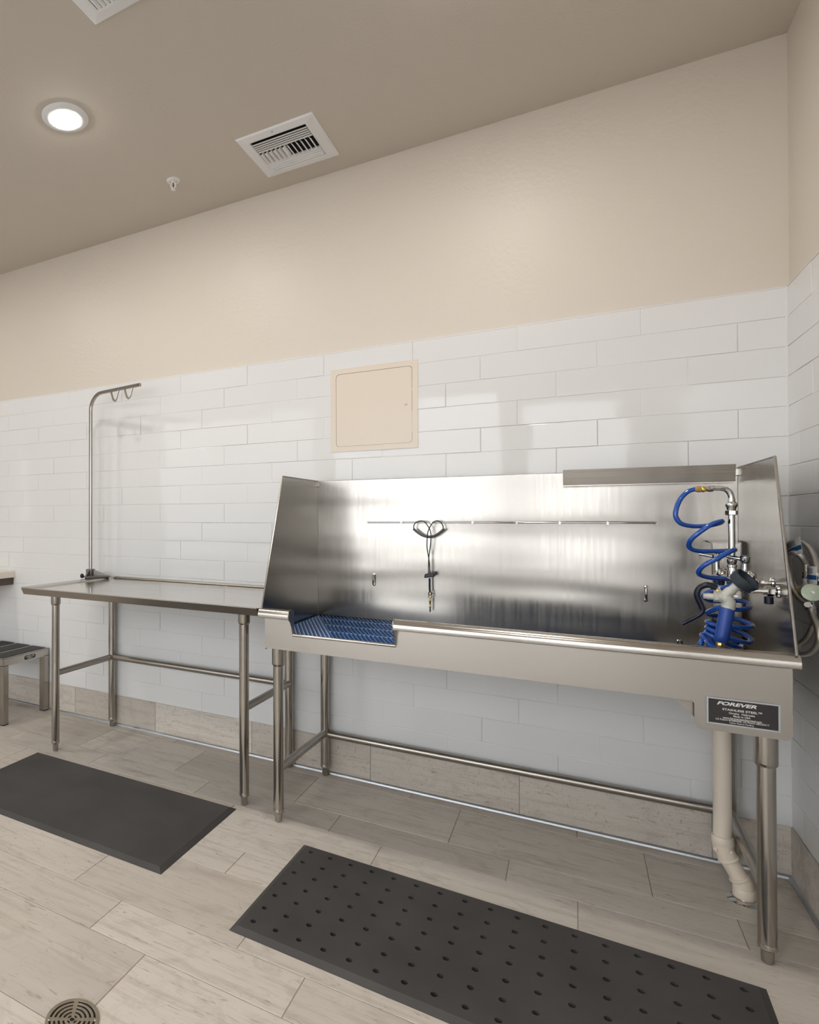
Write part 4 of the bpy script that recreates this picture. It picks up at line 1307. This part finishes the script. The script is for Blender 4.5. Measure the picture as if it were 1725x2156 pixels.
def ceiling_vent(cx, cy, label):
    t = thing('ceiling_vent', label, 'vent', (cx, cy, ZC), 'square ceiling vents')
    H0, H1 = 0.176, 0.128
    def sq(h, z):
        return [(cx - h, cy - h, z), (cx + h, cy - h, z), (cx + h, cy + h, z), (cx - h, cy + h, z)]
    bm = new()
    rings = [[bm.verts.new(p) for p in sq(h, z)] for h, z in ((H0, ZC), (H0, ZC - 0.003), (H0 - 0.006, ZC - 0.0075), (H1 + 0.008, ZC - 0.011), (H1, ZC - 0.009), (H1, ZC))]
    for r0, r1 in zip(rings, rings[1:]):
        for k in range(4):
            bm.faces.new((r0[k], r0[(k + 1) % 4], r1[(k + 1) % 4], r1[k]))
    obj('frame', bm, M['white_metal'], t)
    bm = new(); box(bm, (cx - H1, cy - H1, ZC - 0.0012), (cx + H1, cy + H1, ZC - 0.0002))
    obj('throat_shade', bm, M['recess_shade'], t)  # dark plate painting the shade of the vent opening
    for s in (-1,):
        bm = new(); lathe(bm, [(0.0045, 0), (0.004, 0.002), (0, 0.0025)], (cx + s * 0.01, cy + s * 0.155, ZC - 0.0085), (0, 0, -1), 12)
        obj('screw', bm, M['steel'], t, True)
    def slat(y, w, tilt):
        bm = new()
        dy, dz = w / 2 * math.cos(tilt), w / 2 * math.sin(tilt)
        z = ZC - 0.010 - (0.002 if tilt < 0 else 0)
        q = [(y - dy, z - dz), (y, z + 0.0015), (y + dy, z + dz), (y + dy + 0.0004, z + dz + 0.001), (y, z + 0.0027), (y - dy + 0.0004, z - dz + 0.001)]
        prism(bm, q, 'x', cx - H1 + 0.002, cx + H1 - 0.002)
        obj('slat', bm, M['white_metal'], t)
    for y, w, tl in ((-0.107, 0.0125, .15), (-0.091, 0.0125, .15), (-0.076, 0.0125, .15), (-0.061, 0.0125, .15), (-0.045, 0.0145, .1)):
        slat(cy + y, w, tl)
    for k in range(4):                           # overlapping round-nosed slats on the wall side
        y = cy + 0.064 + k * 0.0175
        bm = new()
        prism(bm, [(y - 0.0075, ZC - 0.003), (y - 0.0075, ZC - 0.0065)] + [(y - 0.0068 + 0.0068 * (1 - math.cos(math.pi * q / 8)), ZC - 0.0065 - 0.0065 * math.sin(math.pi * q / 8)) for q in range(1, 8)] + [(y + 0.0075, ZC - 0.0050), (y + 0.0075, ZC - 0.003)], 'x', cx - H1 + 0.002, cx + H1 - 0.002)
        obj('slat', bm, M['white_metal'], t)
    for k in range(12):
        xk = cx - 0.113 + k * 0.0206
        s = 1 if k < 6 else -1
        bm = new()
        a = []
        b = []
        for i in range(6):
            th = math.radians(-10 + 85 * i / 5)
            r = 0.017
            a.append((xk + s * (r * math.cos(th) - r * 0.6), ZC - 0.003 - r * math.sin(th)))
            b.append((xk + s * ((r - 0.0011) * math.cos(th) - r * 0.6), ZC - 0.003 - (r - 0.0011) * math.sin(th)))
        poly = a + b[::-1]
        prism(bm, poly, 'y', cy - 0.036, cy + 0.050)
        obj('curved_blade', bm, M['white_metal'], t)
    return t
v0 = ceiling_vent(-1.680, -0.300, 'white square ceiling vent with curved blades near the back wall')
v1 = copy_tree(v0, (-0.100, -1.176, 0), math.radians(90))
v1['label'] = 'white square ceiling vent cut off by the top picture edge'

sp = thing('fire_sprinkler', 'small white ceiling fire sprinkler with a red bulb', 'sprinkler', (-2.262, -0.347, ZC))
s0 = V((-2.262, -0.347, ZC))
bm = new(); lathe(bm, [(0.034, 0), (0.034, 0.0015), (0.028, 0.005), (0.018, 0.0075), (0.017, 0.003), (0.0, 0.003)], s0, (0, 0, -1), 32)
obj('escutcheon', bm, M['white_metal'], sp, True)
bm = new()
lathe(bm, [(0.010, 0.002), (0.010, 0.010), (0.006, 0.013), (0, 0.013)], s0, (0, 0, -1), 18)
ar = V((0.84, 0.54, 0))
for s in (-1, 1):
    tube(bm, smooth_path([s0 + ar * (s * 0.008) + V((0, 0, -0.010)), s0 + ar * (s * 0.0115) + V((0, 0, -0.022)), s0 + ar * (s * 0.009) + V((0, 0, -0.032)), s0 + ar * (s * 0.002) + V((0, 0, -0.042))], 4), 0.0034, 8)
obj('yoke', bm, M['white_metal'], sp, True)
bm = new(); lathe(bm, [(0.0, 0.013), (0.0026, 0.014), (0.0026, 0.030), (0.0012, 0.038), (0, 0.040)], s0, (0, 0, -1), 12)
obj('glass_bulb', bm, M['red_bulb'], sp, True)
bm = new(); lathe(bm, [(0.0035, 0.040), (0.004, 0.044), (0.012, 0.0455), (0.012, 0.0468), (0.003, 0.0470), (0.003, 0.049), (0, 0.049)], s0, (0, 0, -1), 24)
obj('deflector', bm, M['white_metal'], sp, True)
